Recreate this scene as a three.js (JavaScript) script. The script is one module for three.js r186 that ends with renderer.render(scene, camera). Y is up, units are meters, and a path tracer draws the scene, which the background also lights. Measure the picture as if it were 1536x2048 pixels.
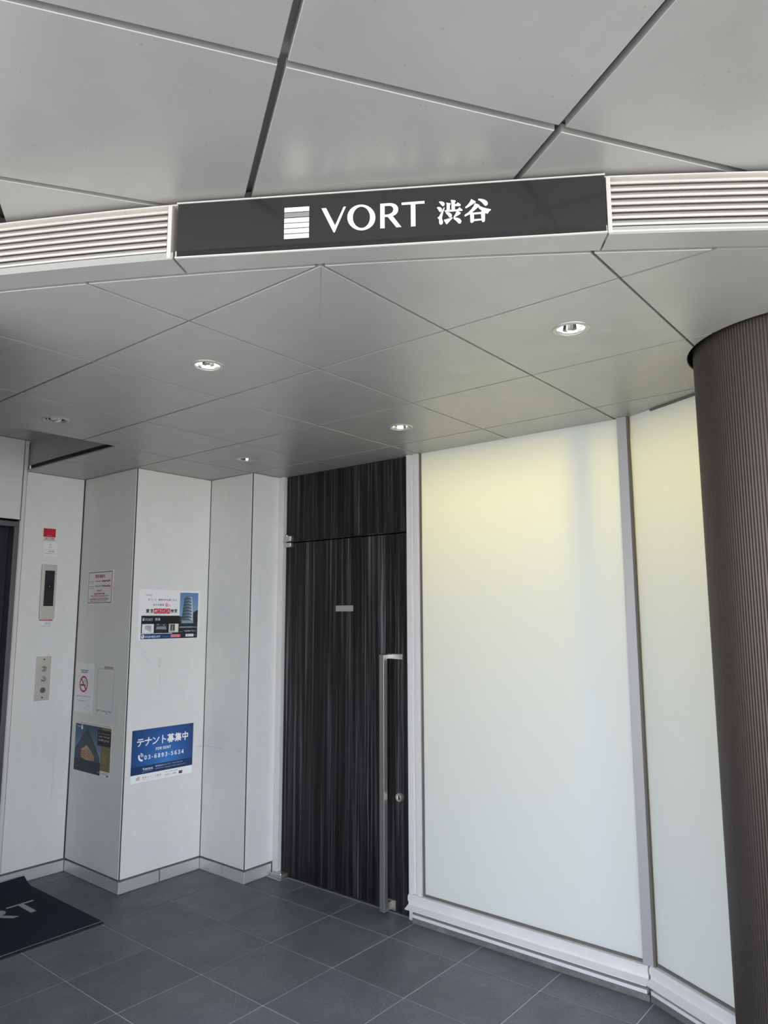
import * as THREE from 'three';
import { RoundedBoxGeometry } from 'three/addons/geometries/RoundedBoxGeometry.js';
import { mergeGeometries } from 'three/addons/utils/BufferGeometryUtils.js';
import { ImprovedNoise } from 'three/addons/math/ImprovedNoise.js';
import { RectAreaLightUniformsLib } from 'three/addons/lights/RectAreaLightUniformsLib.js';
import { Brush, Evaluator, SUBTRACTION } from 'three-bvh-csg';

// ------------------------------------------------------------------ camera, sky, sun, exposure
const scene = new THREE.Scene();
const camera = new THREE.PerspectiveCamera(70.486, 1536 / 2048, 0.05, 200);
camera.rotation.order = 'YXZ';
camera.position.set(-2.113, 1.5377, 3.1657);
camera.rotation.set(THREE.MathUtils.degToRad(8.103), THREE.MathUtils.degToRad(-50.59), THREE.MathUtils.degToRad(-0.134));

const renderer = new THREE.WebGLRenderer({ antialias: true });
renderer.toneMapping = THREE.LinearToneMapping;
renderer.toneMappingExposure = 3.95;
renderer.shadowMap.enabled = true;
renderer.shadowMap.type = THREE.PCFSoftShadowMap;
RectAreaLightUniformsLib.init();

const SUN = new THREE.Vector3(-0.25, 0.906, 0.34).normalize();
// hazy summer sky: pale at the horizon, bluer above
{
  const W = 64, H = 256, d = new Float32Array(W * H * 4), low = [1.37, 1.41, 1.47], high = [0.42, 0.60, 0.98];
  for (let y = 0; y < H; y++) {
    const up = Math.max(0, Math.sin(((y + 0.5) / H - 0.5) * Math.PI)), t = Math.pow(up, 0.62);
    for (let x = 0; x < W; x++) for (let c = 0; c < 4; c++) d[(y * W + x) * 4 + c] = c < 3 ? low[c] + (high[c] - low[c]) * t : 1;
  }
  const t = new THREE.DataTexture(d, W, H, THREE.RGBAFormat, THREE.FloatType); t.mapping = THREE.EquirectangularReflectionMapping; t.magFilter = t.minFilter = THREE.LinearFilter; t.colorSpace = THREE.LinearSRGBColorSpace; t.needsUpdate = true;
  scene.background = t; scene.environment = t;
}

const sun = new THREE.DirectionalLight(new THREE.Color(1.0, 0.93, 0.76), 2.6);
sun.name = 'sun';
sun.position.copy(SUN).multiplyScalar(30);
sun.castShadow = true;
sun.shadow.mapSize.set(2048, 2048);
Object.assign(sun.shadow.camera, { left: -14, right: 14, top: 14, bottom: -14, near: 1, far: 70 });
scene.add(sun);
scene.add(sun.target);

// ------------------------------------------------------------------ helpers
const lin = (r, g, b) => new THREE.Color().setRGB(r, g, b);
let seed = 20240611;
const rnd = () => { seed = (seed * 1664525 + 1013904223) >>> 0; return seed / 4294967296; };
const noise = new ImprovedNoise();
const fbm = (x, y, z, n = 4) => { let s = 0, a = 0.5; for (let i = 0; i < n; i++) { s += a * noise.noise(x, y, z); x *= 2.03; y *= 2.03; z += 7.1; a *= 0.5; } return s; };
const taken = {};
function numbered(name) { const n = taken[name] = (taken[name] ?? -1) + 1; return n ? name + '_' + String(n).padStart(3, '0') : name; }
function tag(o, label, category, group) { o.userData.label = label; o.userData.category = category; if (group) o.userData.group = group; return o; }
function thing(name, label, category, position = [0, 0, 0], turn = 0, group) {
  const g = new THREE.Group(); g.name = numbered(name); g.position.set(...position); g.rotation.y = turn; scene.add(g);
  return tag(g, label, category, group);
}
function struct(name, position = [0, 0, 0], turn = 0, label) {
  const g = new THREE.Group(); g.name = name; g.position.set(...position); g.rotation.y = turn; g.userData.kind = 'structure';
  if (label) g.userData.label = label;
  scene.add(g); return g;
}
function part(parent, name, geometry, material, position, label) {
  const m = new THREE.Mesh(geometry, material); m.name = name; m.castShadow = m.receiveShadow = true;
  if (position) m.position.set(...position);
  if (label) m.userData.label = label;
  parent.add(m); return m;
}
const bx = (w, h, d, x = 0, y = 0, z = 0) => new THREE.BoxGeometry(w, h, d).translate(x, y, z);
const rb = (w, h, d, r = 0.002, x = 0, y = 0, z = 0) => new RoundedBoxGeometry(w, h, d, 2, Math.min(r, w / 2.1, h / 2.1, d / 2.1)).translate(x, y, z);
// a box given by its two corners
const span = (x0, x1, y0, y1, z0, z1, r = 0) => r ? rb(x1 - x0, y1 - y0, z1 - z0, r, (x0 + x1) / 2, (y0 + y1) / 2, (z0 + z1) / 2) : bx(x1 - x0, y1 - y0, z1 - z0, (x0 + x1) / 2, (y0 + y1) / 2, (z0 + z1) / 2);
// texture coordinates in metres, by the main axis of each face
function metreUV(g, ox = 0, oy = 0) {
  const p = g.attributes.position, n = g.attributes.normal, uv = new Float32Array(p.count * 2);
  for (let i = 0; i < p.count; i++) {
    const ax = Math.abs(n.getX(i)), ay = Math.abs(n.getY(i)), az = Math.abs(n.getZ(i));
    const [a, b] = ay >= ax && ay >= az ? [p.getX(i), -p.getZ(i)] : ax >= az ? [p.getZ(i), p.getY(i)] : [p.getX(i), p.getY(i)];
    uv[2 * i] = a + ox; uv[2 * i + 1] = b + oy;
  }
  g.setAttribute('uv', new THREE.BufferAttribute(uv, 2)); return g;
}
function merge(list) { return mergeGeometries(list.map((g) => { const q = g.index ? g.toNonIndexed() : g; for (const k of Object.keys(q.attributes)) if (!['position', 'normal', 'uv'].includes(k)) q.deleteAttribute(k); return q; })); }
function dataTexture(w, h, fn, srgb = true, repeat = [1, 1]) {
  const d = new Uint8Array(w * h * 4);
  for (let y = 0; y < h; y++) for (let x = 0; x < w; x++) {
    const c = fn(x, y), i = (y * w + x) * 4;
    for (let k = 0; k < 3; k++) d[i + k] = Math.max(0, Math.min(255, Array.isArray(c) ? c[k] : c));
    d[i + 3] = 255;
  }
  const t = new THREE.DataTexture(d, w, h); t.magFilter = THREE.LinearFilter; t.minFilter = THREE.LinearMipmapLinearFilter; t.generateMipmaps = true;
  t.wrapS = t.wrapT = THREE.RepeatWrapping; t.repeat.set(...repeat);
  if (srgb) t.colorSpace = THREE.SRGBColorSpace;
  t.needsUpdate = true; return t;
}
function canvasTexture(w, h, draw) {
  const c = document.createElement('canvas'); c.width = w; c.height = h; const g = c.getContext('2d'); draw(g, w, h);
  const t = new THREE.CanvasTexture(c); t.colorSpace = THREE.SRGBColorSpace; t.magFilter = THREE.LinearFilter; t.anisotropy = 8; return t;
}
const std = (o) => new THREE.MeshStandardMaterial({ side: THREE.DoubleSide, ...o });
const phy = (o) => new THREE.MeshPhysicalMaterial({ side: THREE.DoubleSide, ...o });

// ------------------------------------------------------------------ materials
// periodic noise for repeating maps
const tile2 = (x, y, n, f, z, o = 4) => {
  const u = x / n, v = y / n, wx = u, wy = v;
  const s = (a, b) => fbm(a * f, b * f, z, o);
  return s(u, v) * (1 - wx) * (1 - wy) + s(u - 1, v) * wx * (1 - wy) + s(u, v - 1) * (1 - wx) * wy + s(u - 1, v - 1) * wx * wy;
};
const panelRough = dataTexture(256, 256, (x, y) => 128 + 60 * tile2(x, y, 256, 6, 3) + 14 * (rnd() - 0.5), false);
const panelTone = dataTexture(256, 256, (x, y) => { const v = 250 + 14 * tile2(x, y, 256, 5, 9) - (rnd() < 0.0006 ? 40 : 0) + 3 * (rnd() - 0.5); return [v, v, v]; });
panelTone.repeat.set(1.3, 1.3); panelRough.repeat.set(1.7, 1.7);
const M = {
  ceiling: std({ color: lin(0.48, 0.48, 0.46), metalness: 0.35, roughness: 0.78, roughnessMap: panelRough, map: panelTone }),
  canopy: std({ color: lin(0.46, 0.455, 0.44), metalness: 0.35, roughness: 0.72, roughnessMap: panelRough, map: panelTone }),
  void: std({ color: lin(0.10, 0.10, 0.10), roughness: 0.9 }),
  joint: std({ color: lin(0.05, 0.05, 0.052), roughness: 0.8 }),
  core: std({ color: lin(0.30, 0.30, 0.30), roughness: 0.9 }),
  wall: std({ color: lin(0.80, 0.79, 0.765), metalness: 0.0, roughness: 0.5, map: panelTone }),
  louver: std({ color: lin(0.66, 0.625, 0.58), roughness: 0.5, map: panelTone }),
  steel: std({ color: lin(0.54, 0.52, 0.49), metalness: 0.9, roughness: 0.38 }),
  baseboard: std({ color: lin(0.76, 0.755, 0.735), metalness: 0.55, roughness: 0.4, map: panelTone }),
  chrome: std({ color: lin(0.92, 0.91, 0.88), metalness: 1, roughness: 0.1 }),
  frame: std({ color: lin(0.76, 0.735, 0.71), metalness: 0.1, roughness: 0.5, map: panelTone }),
  mullion: std({ color: lin(0.40, 0.385, 0.38), metalness: 0.3, roughness: 0.5 }),
  gasket: std({ color: lin(0.13, 0.115, 0.10), roughness: 0.85 }),
  concrete: null,
  grout: std({ color: lin(0.52, 0.53, 0.53), roughness: 0.9 }),
  black: std({ color: lin(0.008, 0.008, 0.009), roughness: 0.5 }),
  white: std({ color: lin(0.85, 0.84, 0.80), roughness: 0.5 }),
  rubber: std({ color: lin(0.012, 0.014, 0.018), roughness: 0.8 }),
};
M.concrete = std({ color: lin(1, 1, 1), roughness: 0.92, map: dataTexture(256, 256, (x, y) => { const v = 106 + 50 * tile2(x, y, 256, 8, 21, 5) + 16 * (rnd() - 0.5); return [v, v * 0.985, v * 0.95]; }) });
M.pavement = std({ color: lin(0.44, 0.42, 0.385), roughness: 0.9 });
// dark porcelain with fine pale specks
const specks = new Float32Array(1024 * 1024);
for (let k = 0; k < 52000; k++) { const x = Math.floor(rnd() * 1024), y = Math.floor(rnd() * 1024), v = rnd() < 0.72 ? 14 + 62 * rnd() * rnd() : -26 * rnd(), n = rnd() < 0.35 ? 2 : 1; for (let a = 0; a < n; a++) for (let b = 0; b < n; b++) specks[((y + a) % 1024) * 1024 + (x + b) % 1024] = v; }
const tileMap = dataTexture(1024, 1024, (x, y) => {
  const v = 100 + 22 * tile2(x, y, 1024, 7, 31, 4) + 7 * (rnd() - 0.5) + specks[y * 1024 + x];
  return [v, v + 3, v + 5];
}, true, [0.75, 0.75]);
const tileRough = dataTexture(512, 512, (x, y) => 132 + 70 * tile2(x, y, 512, 9, 41, 4) + 30 * (rnd() - 0.5), false, [1.1, 1.1]);
M.tiles = [0.93, 1.0, 1.06].map((k) => std({ color: lin(k, k, k), roughness: 0.95, roughnessMap: tileRough, map: tileMap, bumpMap: tileMap, bumpScale: 0.0006 }));
// dark laminate with long pale streaks
const streak = (() => {
  const W = 1024, H = 1024, bank = new Float32Array(W * H).fill(0);
  // each streak wanders a little and fades in and out along the height
  for (let k = 0; k < 760; k++) {
    const x0 = rnd() * W, w = 0.7 + 7.5 * Math.pow(rnd(), 2.4), y0 = (rnd() * 1.4 - 0.4) * H, len = H * (0.25 + 0.9 * rnd()), amp = (rnd() < 0.28 ? -0.5 : 1) * (0.12 + 0.5 * rnd() * rnd()), ph = rnd() * 40, drift = (rnd() - 0.5) * 14;
    for (let y = Math.max(0, Math.floor(y0)); y < Math.min(H, y0 + len); y++) {
      const t = (y - y0) / len, fade = Math.pow(Math.sin(Math.PI * t), 0.6), cx = x0 + drift * t + 13 * fbm(ph, y * 0.0055, 3.3, 2), ww = w * (0.65 + 0.7 * fade * (0.6 + 0.8 * fbm(ph + 9, y * 0.008, 1.3, 2)));
      for (let x = Math.floor(cx - 2.5 * ww); x <= cx + 2.5 * ww; x++) if (x >= 0 && x < W) bank[y * W + x] += amp * fade * Math.exp(-(((x - cx) / ww) ** 2));
    }
  }
  return dataTexture(W, H, (x, y) => {
    const g = 0.10 * fbm(x * 0.6, y * 0.008, 2.5, 2), v = 9 + 92 * Math.max(0, Math.min(1.1, 0.10 + bank[y * W + x] + g));
    return [v * 1.0, v * 0.985, v * 1.0];
  });
})();
M.laminate = phy({ map: streak, roughness: 0.5, specularIntensity: 0.6 });
M.sign = phy({ color: lin(0.012, 0.012, 0.012), roughness: 0.4, clearcoat: 0.22, clearcoatRoughness: 0.08 });
M.column = std({ color: lin(0.088, 0.072, 0.063), metalness: 0.75, roughness: 0.42 });
M.collar = std({ color: lin(0.12, 0.12, 0.12), metalness: 0.5, roughness: 0.45 });
// cream film on translucent glass
M.glass = phy({ color: lin(0.93, 0.955, 0.945), roughness: 1, transmission: 0.50, thickness: 0, ior: 1.5, clearcoat: 0.8, clearcoatRoughness: 0.32 });
const GLYPHS = {"V":[[[371.4,108.8],[383.0,109.0],[405.6,61.7],[426.5,109.5],[432.1,109.5],[405.2,44.7],[403.3,43.6],[401.5,44.9]]],"O":[[[505.0,75.9],[504.6,70.7],[503.3,65.7],[501.2,61.0],[498.4,56.7],[494.9,53.0],[490.8,49.9],[486.2,47.5],[481.2,45.8],[476.0,44.9],[470.6,44.9],[465.2,45.6],[460.0,47.2],[455.0,49.5],[450.3,52.6],[446.2,56.3],[442.6,60.5],[439.8,65.2],[437.7,70.2],[436.4,75.4],[435.9,80.6],[436.3,85.9],[437.6,90.9],[439.6,95.7],[442.5,100.0],[446.0,103.7],[450.1,106.9],[454.8,109.3],[459.8,111.0],[465.1,111.8],[470.5,111.9],[475.9,111.1],[481.2,109.5],[486.2,107.1],[490.8,104.0],[494.9,100.3],[498.4,96.0],[501.2,91.4],[503.3,86.4],[504.6,81.2]],[[491.9,77.2],[491.7,72.8],[490.9,68.6],[489.6,64.7],[487.9,61.0],[485.7,57.9],[483.2,55.2],[480.4,53.1],[477.3,51.6],[474.1,50.8],[470.8,50.7],[467.5,51.3],[464.2,52.5],[461.2,54.4],[458.3,56.9],[455.8,59.9],[453.6,63.4],[451.8,67.2],[450.5,71.4],[449.7,75.7],[449.5,80.1],[449.7,84.5],[450.5,88.7],[451.7,92.7],[453.5,96.3],[455.6,99.6],[458.2,102.2],[461.0,104.4],[464.1,105.8],[467.3,106.6],[470.7,106.7],[474.0,106.2],[477.2,104.9],[480.3,103.0],[483.2,100.5],[485.7,97.4],[487.9,93.9],[489.6,90.1],[490.9,85.9],[491.7,81.6]]],"R":[[[517.0,110.6],[530.4,110.8],[541.0,110.7],[548.0,109.6],[554.1,106.8],[558.4,102.5],[560.9,96.7],[561.0,92.0],[559.7,86.5],[556.6,82.0],[552.2,78.8],[547.2,77.1],[568.3,47.3],[556.4,46.9],[554.7,49.1],[535.3,75.6],[527.7,75.9],[527.8,46.6],[516.9,47.0]],[[527.8,104.6],[540.9,104.1],[545.3,102.3],[548.4,98.0],[548.9,93.3],[547.0,87.4],[542.6,83.5],[536.5,81.4],[527.7,81.2]]],"T":[[[569.0,110.0],[624.7,110.6],[624.9,104.1],[602.8,104.2],[602.7,46.8],[591.6,46.7],[591.6,104.0],[569.4,104.2]]],"shibu":[[[659.9,106.1],[663.5,106.5],[667.9,105.6],[671.7,103.4],[673.6,100.0],[673.2,97.1],[671.6,94.9],[669.4,94.0],[667.2,95.2],[664.5,98.9],[661.3,103.3],[659.9,104.9]],[[654.8,91.6],[658.4,92.6],[662.7,91.4],[665.7,88.8],[666.8,85.8],[666.2,82.8],[664.5,80.3],[662.3,79.6],[660.4,80.6],[658.0,85.5],[655.0,90.1]],[[672.9,91.5],[673.0,88.3],[670.3,79.6],[667.7,69.2],[666.3,62.2],[667.0,59.8],[668.6,55.6],[668.5,50.9],[667.1,47.8],[663.5,46.4],[660.5,48.2],[659.5,52.1],[659.7,58.6],[658.8,61.6],[655.8,64.4],[656.7,65.8],[659.1,66.8],[661.9,71.9],[667.0,82.2],[670.4,88.5]],[[677.2,102.2],[687.5,99.9],[687.8,98.2],[685.8,95.6],[685.6,83.0],[689.7,83.0],[689.7,99.5],[688.5,107.6],[689.3,108.7],[699.9,106.4],[700.2,104.1],[697.9,101.6],[698.0,96.8],[701.2,96.9],[705.0,101.1],[711.8,95.3],[712.0,93.8],[710.6,91.5],[698.1,92.1],[697.9,82.7],[704.2,83.1],[708.9,88.1],[716.2,81.1],[715.7,78.8],[674.6,78.6],[672.8,82.4],[678.0,82.9],[678.3,96.8]],[[675.7,76.6],[679.5,77.5],[684.4,76.0],[688.5,73.1],[690.3,69.7],[690.2,66.8],[688.6,64.2],[686.4,63.7],[684.0,64.8],[681.6,68.5],[678.4,72.6],[675.7,75.4]],[[701.7,78.9],[705.8,78.0],[711.4,74.1],[711.4,72.6],[709.4,70.4],[696.2,62.8],[694.9,63.2],[694.4,64.7],[699.1,72.3]],[[691.3,63.7],[692.1,62.8],[691.3,61.1],[680.8,49.8],[678.0,46.8],[676.6,47.1],[671.1,57.8],[671.6,58.3],[679.3,59.9],[687.5,62.5]],[[694.0,62.1],[698.4,62.4],[704.9,61.1],[710.3,57.5],[712.8,53.2],[712.5,49.7],[710.4,46.9],[708.2,46.4],[705.8,47.5],[701.5,52.8],[696.7,57.5],[694.0,60.3]]],"tani":[[[736.7,106.8],[738.4,106.7],[746.9,100.8],[747.6,99.4],[747.1,97.8],[744.5,96.9],[738.4,92.7],[732.3,88.8],[725.6,85.1],[723.6,84.9],[722.4,86.2],[722.7,87.5],[727.8,92.4],[733.0,98.6],[735.8,103.8]],[[753.6,105.8],[755.3,107.0],[761.9,106.1],[768.4,103.7],[773.8,100.0],[776.5,95.5],[776.4,92.2],[774.6,89.0],[771.0,87.7],[768.6,89.2],[765.1,94.1],[760.7,99.3],[755.8,102.9],[753.5,104.5]],[[745.5,95.8],[748.0,95.0],[755.5,91.8],[756.2,89.0],[760.4,86.0],[766.4,83.1],[772.9,80.7],[777.9,79.3],[783.4,77.8],[783.3,76.2],[778.7,72.4],[775.6,67.5],[774.3,67.3],[770.1,69.5],[769.3,66.0],[768.8,50.1],[767.1,47.2],[764.1,46.3],[761.9,47.8],[761.0,51.4],[751.7,51.0],[742.6,50.5],[741.1,47.9],[737.0,45.9],[734.8,47.5],[734.1,50.5],[733.8,68.5],[732.9,68.8],[727.8,66.2],[722.2,63.6],[720.5,65.1],[720.5,67.0],[722.3,68.7],[730.0,73.7],[737.2,81.3],[742.4,88.6]]],"tani_holes":[[[753.1,85.9],[756.3,81.1],[762.2,75.5],[759.2,72.4],[742.0,72.0],[738.3,73.6],[744.2,77.6]],[[743.0,67.6],[751.0,67.6],[759.6,67.8],[760.5,55.2],[750.8,55.1],[743.0,54.8]]]};
const ROOM_LIGHT = 8.2;

// ------------------------------------------------------------------ ground and floor
const HC = 2.42, HU = 2.58;                       // undersides of the entrance ceiling and of the outer canopy
const XA = -1.31, XB = 0.255, ZC = -0.70, XD = 0.80, ZE = -0.283, XW = 1.04;   // wall faces: z, x, z, x, z, x
const pavement = struct('pavement', [0, 0, 0], 0, 'pale grey street paving beyond the tiled entrance floor');
part(pavement, 'paving', bx(70, 0.2, 70, 0, -0.128, 0), M.pavement);

const floor = struct('floor', [0, 0, 0], 0, 'dark speckled porcelain floor tiles with thin pale joints');
part(floor, 'grout_bed', span(-2.8, 1.1, -0.028, -0.0025, -1.4, 3.6), M.grout);
{
  const g = 0.003;
  for (let i = -7; i <= 2; i++) for (let j = -4; j <= 8; j++) {
    let x0 = i * 0.4, x1 = x0 + 0.4, z0 = j * 0.4, z1 = z0 + 0.4;
    if (x0 >= 1.03 || x1 <= -2.6) continue;
    x1 = Math.min(x1, XW - 0.002); z0 = Math.max(z0, XA);
    // the piers stand on the tiles; cut the tiles that run under them
    const rects = [];
    const under = (x) => x < XB ? XA : x < XD ? ZC : ZE;
    const cuts = [x0, XB, XD, x1].filter((c) => c >= x0 && c <= x1).sort((a, b) => a - b);
    for (let k = 0; k + 1 < cuts.length; k++) {
      const a = cuts[k], b = cuts[k + 1]; if (b - a < 0.01) continue;
      const zz = Math.max(z0, under((a + b) / 2)); if (z1 - zz < 0.01) continue;
      rects.push([a, b, zz, z1]);
    }
    if (!rects.length) continue;
    const list = rects.map(([a, b, c, d]) => span(a + (a === x0 ? g : 0), b - (b === x1 ? g : 0), -0.012, 0, c + (c === z0 ? g : 0), d - g, rects.length === 1 ? 0.0012 : 0));
    part(floor, 'tile', metreUV(list.length > 1 ? merge(list) : list[0], Math.floor(rnd() * 97) * 0.137, Math.floor(rnd() * 89) * 0.173), M.tiles[Math.floor(rnd() * 3)]);
  }
}

// ------------------------------------------------------------------ ceilings
const ARC = { x: 9.014, z: -4.312, edge: 11.697, fascia: 11.778 };   // the rounded front of the building
function clip(poly, nx, nz, d) {          // keeps nx*x + nz*z <= d
  const out = [];
  for (let i = 0; i < poly.length; i++) {
    const a = poly[i], b = poly[(i + 1) % poly.length], da = nx * a[0] + nz * a[1] - d, db = nx * b[0] + nz * b[1] - d;
    if (da <= 0) out.push(a);
    if ((da < 0 && db > 0) || (da > 0 && db < 0)) { const t = da / (da - db); out.push([a[0] + (b[0] - a[0]) * t, a[1] + (b[1] - a[1]) * t]); }
  }
  return out;
}
function slab(poly, y, t, holes = [], bevel = 0.0012) {     // a flat panel with its underside at y
  const s = new THREE.Shape(poly.map(([x, z]) => new THREE.Vector2(x, z)));
  for (const [x, z, r] of holes) { const h = new THREE.Path(); h.absarc(x, z, r, 0, Math.PI * 2, true); s.holes.push(h); }
  const g = new THREE.ExtrudeGeometry(s, { depth: t - (bevel ? 2 * bevel : 0), bevelEnabled: !!bevel, bevelSize: bevel, bevelThickness: bevel, bevelOffset: -bevel, bevelSegments: 1, curveSegments: 40 });
  g.rotateX(Math.PI / 2); g.translate(0, y + t - (bevel || 0), 0); return g;
}
const area = (p) => Math.abs(p.reduce((s, a, i) => { const b = p[(i + 1) % p.length]; return s + a[0] * b[1] - a[1] * b[0]; }, 0)) / 2;
const LIGHTS = [[-0.075, 2.248, 0], [-0.593, 1.104, 0], [0.521, 1.104, 0], [0.521, -0.01, 0], [-0.593, -0.01, 1]];
const COLUMN = { x: 0.544, z: 2.79, r: 0.346, hole: 0.366 };
const PX = -0.8715, PZ = 0.268, PP = 0.5574;
const WIN2 = { x: 1.03, z: 2.008, dx: -0.452, dz: 0.892 };              // where the angled window starts and how it runs
{
  const ceiling = struct('ceiling', [0, 0, 0], 0, 'satin grey square metal ceiling panels with open joints and downlights');
  const gap = 0.004, ev = new Evaluator(); ev.useGroups = false; ev.attributes = ['position', 'normal', 'uv'];
  for (let i = -4; i <= 3; i++) for (let j = -3; j <= 6; j++) {
    const x0 = PX + i * PP + gap, x1 = x0 + PP - 2 * gap, z0 = PZ + j * PP + gap, z1 = z0 + PP - 2 * gap;
    if (j < -1 && i < 1 && i > -2) continue;
    let p = [[x0, z0], [x1, z0], [x1, z1], [x0, z1]];
    if (j < -1 && i > -2) p = clip(p, -1, 0, 0.128);                              // the recess before the lift
    p = clip(p, 0, -1, 1.36); p = clip(p, 1, 0, XW + 0.05);
    for (let a = 2.1; a < 3.1 && p.length > 2; a += 0.006) p = clip(p, Math.cos(a), Math.sin(a), ARC.edge - 0.006 + ARC.x * Math.cos(a) + ARC.z * Math.sin(a));
    // behind the angled window
    const nx = WIN2.dz, nz = -WIN2.dx; p = clip(p, nx, nz, nx * (WIN2.x + 0.08) + nz * WIN2.z);
    if (p.length < 3 || area(p) < 0.0008) continue;
    const holes = LIGHTS.filter(([x, z]) => x > x0 && x < x1 && z > z0 && z < z1).map(([x, z]) => [x, z, 0.052]);
    const dx = Math.max(x0 - COLUMN.x, 0, COLUMN.x - x1), dz = Math.max(z0 - COLUMN.z, 0, COLUMN.z - z1);
    let g;
    if (Math.hypot(dx, dz) < COLUMN.hole) {
      const a = new Brush(slab(p, HC, 0.024, [], 0)), b = new Brush(new THREE.CylinderGeometry(COLUMN.hole, COLUMN.hole, 0.2, 96).translate(COLUMN.x, HC, COLUMN.z));
      a.updateMatrixWorld(); b.updateMatrixWorld();
      g = ev.evaluate(a, b, SUBTRACTION).geometry;
      if (!g.attributes.position || g.attributes.position.count < 9) continue;
    } else g = slab(p, HC, j < -1 && i === 1 ? 0.008 : 0.024, holes);
    part(ceiling, 'ceiling_panel', g, M.ceiling);
  }
  // closed deck above the panels, with the openings of the lamp cans left as part of the void
  for (const r of [[[-3, -0.289], [1.3, -0.289], [1.3, 3.9], [-3, 3.9]], [[-0.094, -1.4], [1.3, -1.4], [1.3, -0.2892], [-0.094, -0.2892]], [[-3, -1.36], [-1.42, -1.36], [-1.42, -0.2892], [-3, -0.2892]]]) {
    let p = r;
    for (let a = 2.1; a < 3.1; a += 0.006) p = clip(p, Math.cos(a), Math.sin(a), ARC.fascia - 0.052 + ARC.x * Math.cos(a) + ARC.z * Math.sin(a));
    part(ceiling, 'ceiling_deck', slab(p, 2.54, 0.03, [], 0), M.void);
  }
}
{
  // the higher soffit in front of the lift
  const r = struct('ceiling_recess', [0, 0, 0], 0, 'higher grey soffit in front of the lift door');
  part(r, 'soffit_panel', span(-1.31, -0.095, 2.612, 2.619, XA - 0.02, -0.2885), M.ceiling);
  part(r, 'side_panel', span(-0.113, -0.098, HC + 0.038, 2.612, XA, -0.29), M.ceiling);
  part(r, 'joint_backing', span(-0.102, -0.094, HC + 0.008, HC + 0.040, XA, -0.29), M.black);
  part(r, 'back_panel', span(-1.31, -0.113, HC + 0.026, 2.612, -0.2885, -0.279), M.ceiling);
  part(r, 'side_panel', span(-1.32, -1.31, HC + 0.002, 2.612, XA, -0.2885), M.ceiling);
}
{
  // outer canopy: large panels turned to the entrance grid
  const canopy = struct('ceiling_canopy', [0, 0, 0], 0, 'large satin grey canopy panels with wide open joints');
  const th = THREE.MathUtils.degToRad(32.2), e1 = [Math.cos(th), Math.sin(th)], e2 = [Math.sin(th), -Math.cos(th)], P = [-1.2715, 2.2264], A = 0.606, B = 0.577, gap = 0.0085;
  for (let i = -6; i <= 5; i++) for (let j = -6; j <= 2; j++) {
    const at = (u, v) => [P[0] + e1[0] * u + e2[0] * v, P[1] + e1[1] * u + e2[1] * v];
    const u0 = i * A + gap, u1 = (i + 1) * A - gap, v0 = j * B + gap, v1 = (j + 1) * B - gap;
    let p = [at(u0, v0), at(u0, v1), at(u1, v1), at(u1, v0)];
    const c = at((u0 + u1) / 2, (v0 + v1) / 2), d = Math.hypot(c[0] - ARC.x, c[1] - ARC.z);
    if (d < ARC.fascia - 0.5 || d > ARC.fascia + 1.75) continue;
    part(canopy, 'canopy_panel', slab(p, HU, 0.022, [], 0.0012), M.canopy);
  }
  {
    let p = [[-6.5, -6], [2.5, -6], [2.5, 7], [-6.5, 7]];
    for (let a = 1.9; a < 3.5; a += 0.02) p = clip(p, Math.cos(a), Math.sin(a), ARC.fascia + 1.75 + ARC.x * Math.cos(a) + ARC.z * Math.sin(a));
    part(canopy, 'canopy_deck', slab(p, HU + 0.04, 0.3, [], 0), M.core);
  }
}

// ------------------------------------------------------------------ walls of white metal panels
const WT = 0.02;                                      // panel thickness in front of the core
function scuffed(w, h, marks, seedAt) {               // white panel with the marks seen on it
  return std({ color: lin(1, 1, 1), roughness: 0.5, map: canvasTexture(w, h, (g) => {
    g.fillStyle = 'rgb(231,229,224)'; g.fillRect(0, 0, w, h);
    for (let k = 0; k < 900; k++) { const v = 218 + rnd() * 24; g.fillStyle = `rgba(${v},${v},${v - 2},0.10)`; g.fillRect(rnd() * w, rnd() * h, 20 + rnd() * 60, 3 + rnd() * 120); }
    for (let k = 0; k < 60; k++) { g.strokeStyle = `rgba(120,122,122,${0.05 + rnd() * 0.12})`; g.lineWidth = 0.6 + rnd(); g.beginPath(); const x = rnd() * w, y = h * (0.45 + 0.55 * rnd()); g.moveTo(x, y); g.lineTo(x + (rnd() - 0.5) * 26, y + rnd() * 60); g.stroke(); }
    for (let k = 0; k < 22; k++) { g.fillStyle = `rgba(110,110,108,${0.2 + rnd() * 0.3})`; g.beginPath(); g.arc(rnd() * w, rnd() * h, 0.8 + rnd() * 1.4, 0, 7); g.fill(); }
    marks && marks(g, w, h);
  }) });
}
// uv over the whole front face, so that the marks sit where they are
const faceZ = (x0, x1, y0, y1, z) => { const g = span(x0, x1, y0, y1, z - WT, z, 0.0016); const p = g.attributes.position, uv = g.attributes.uv; for (let i = 0; i < p.count; i++) uv.setXY(i, (p.getX(i) - x0) / (x1 - x0), (p.getY(i) - y0) / (y1 - y0)); return g; };
const faceX = (x, y0, y1, z0, z1) => { const g = span(x, x + WT, y0, y1, z0, z1, 0.0016); const p = g.attributes.position, uv = g.attributes.uv; for (let i = 0; i < p.count; i++) uv.setXY(i, (p.getZ(i) - z0) / (z1 - z0), (p.getY(i) - y0) / (y1 - y0)); return g; };
const YB = 0.078;                                     // panels start above the baseboard
const wallLeft = struct('wall_left', [0, 0, 0], 0, 'white metal panel wall with the lift door');
part(wallLeft, 'wall_core', span(-0.1, 0.6, 0, HC, XA - 0.35, XA - WT - 0.004), M.core);
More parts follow.
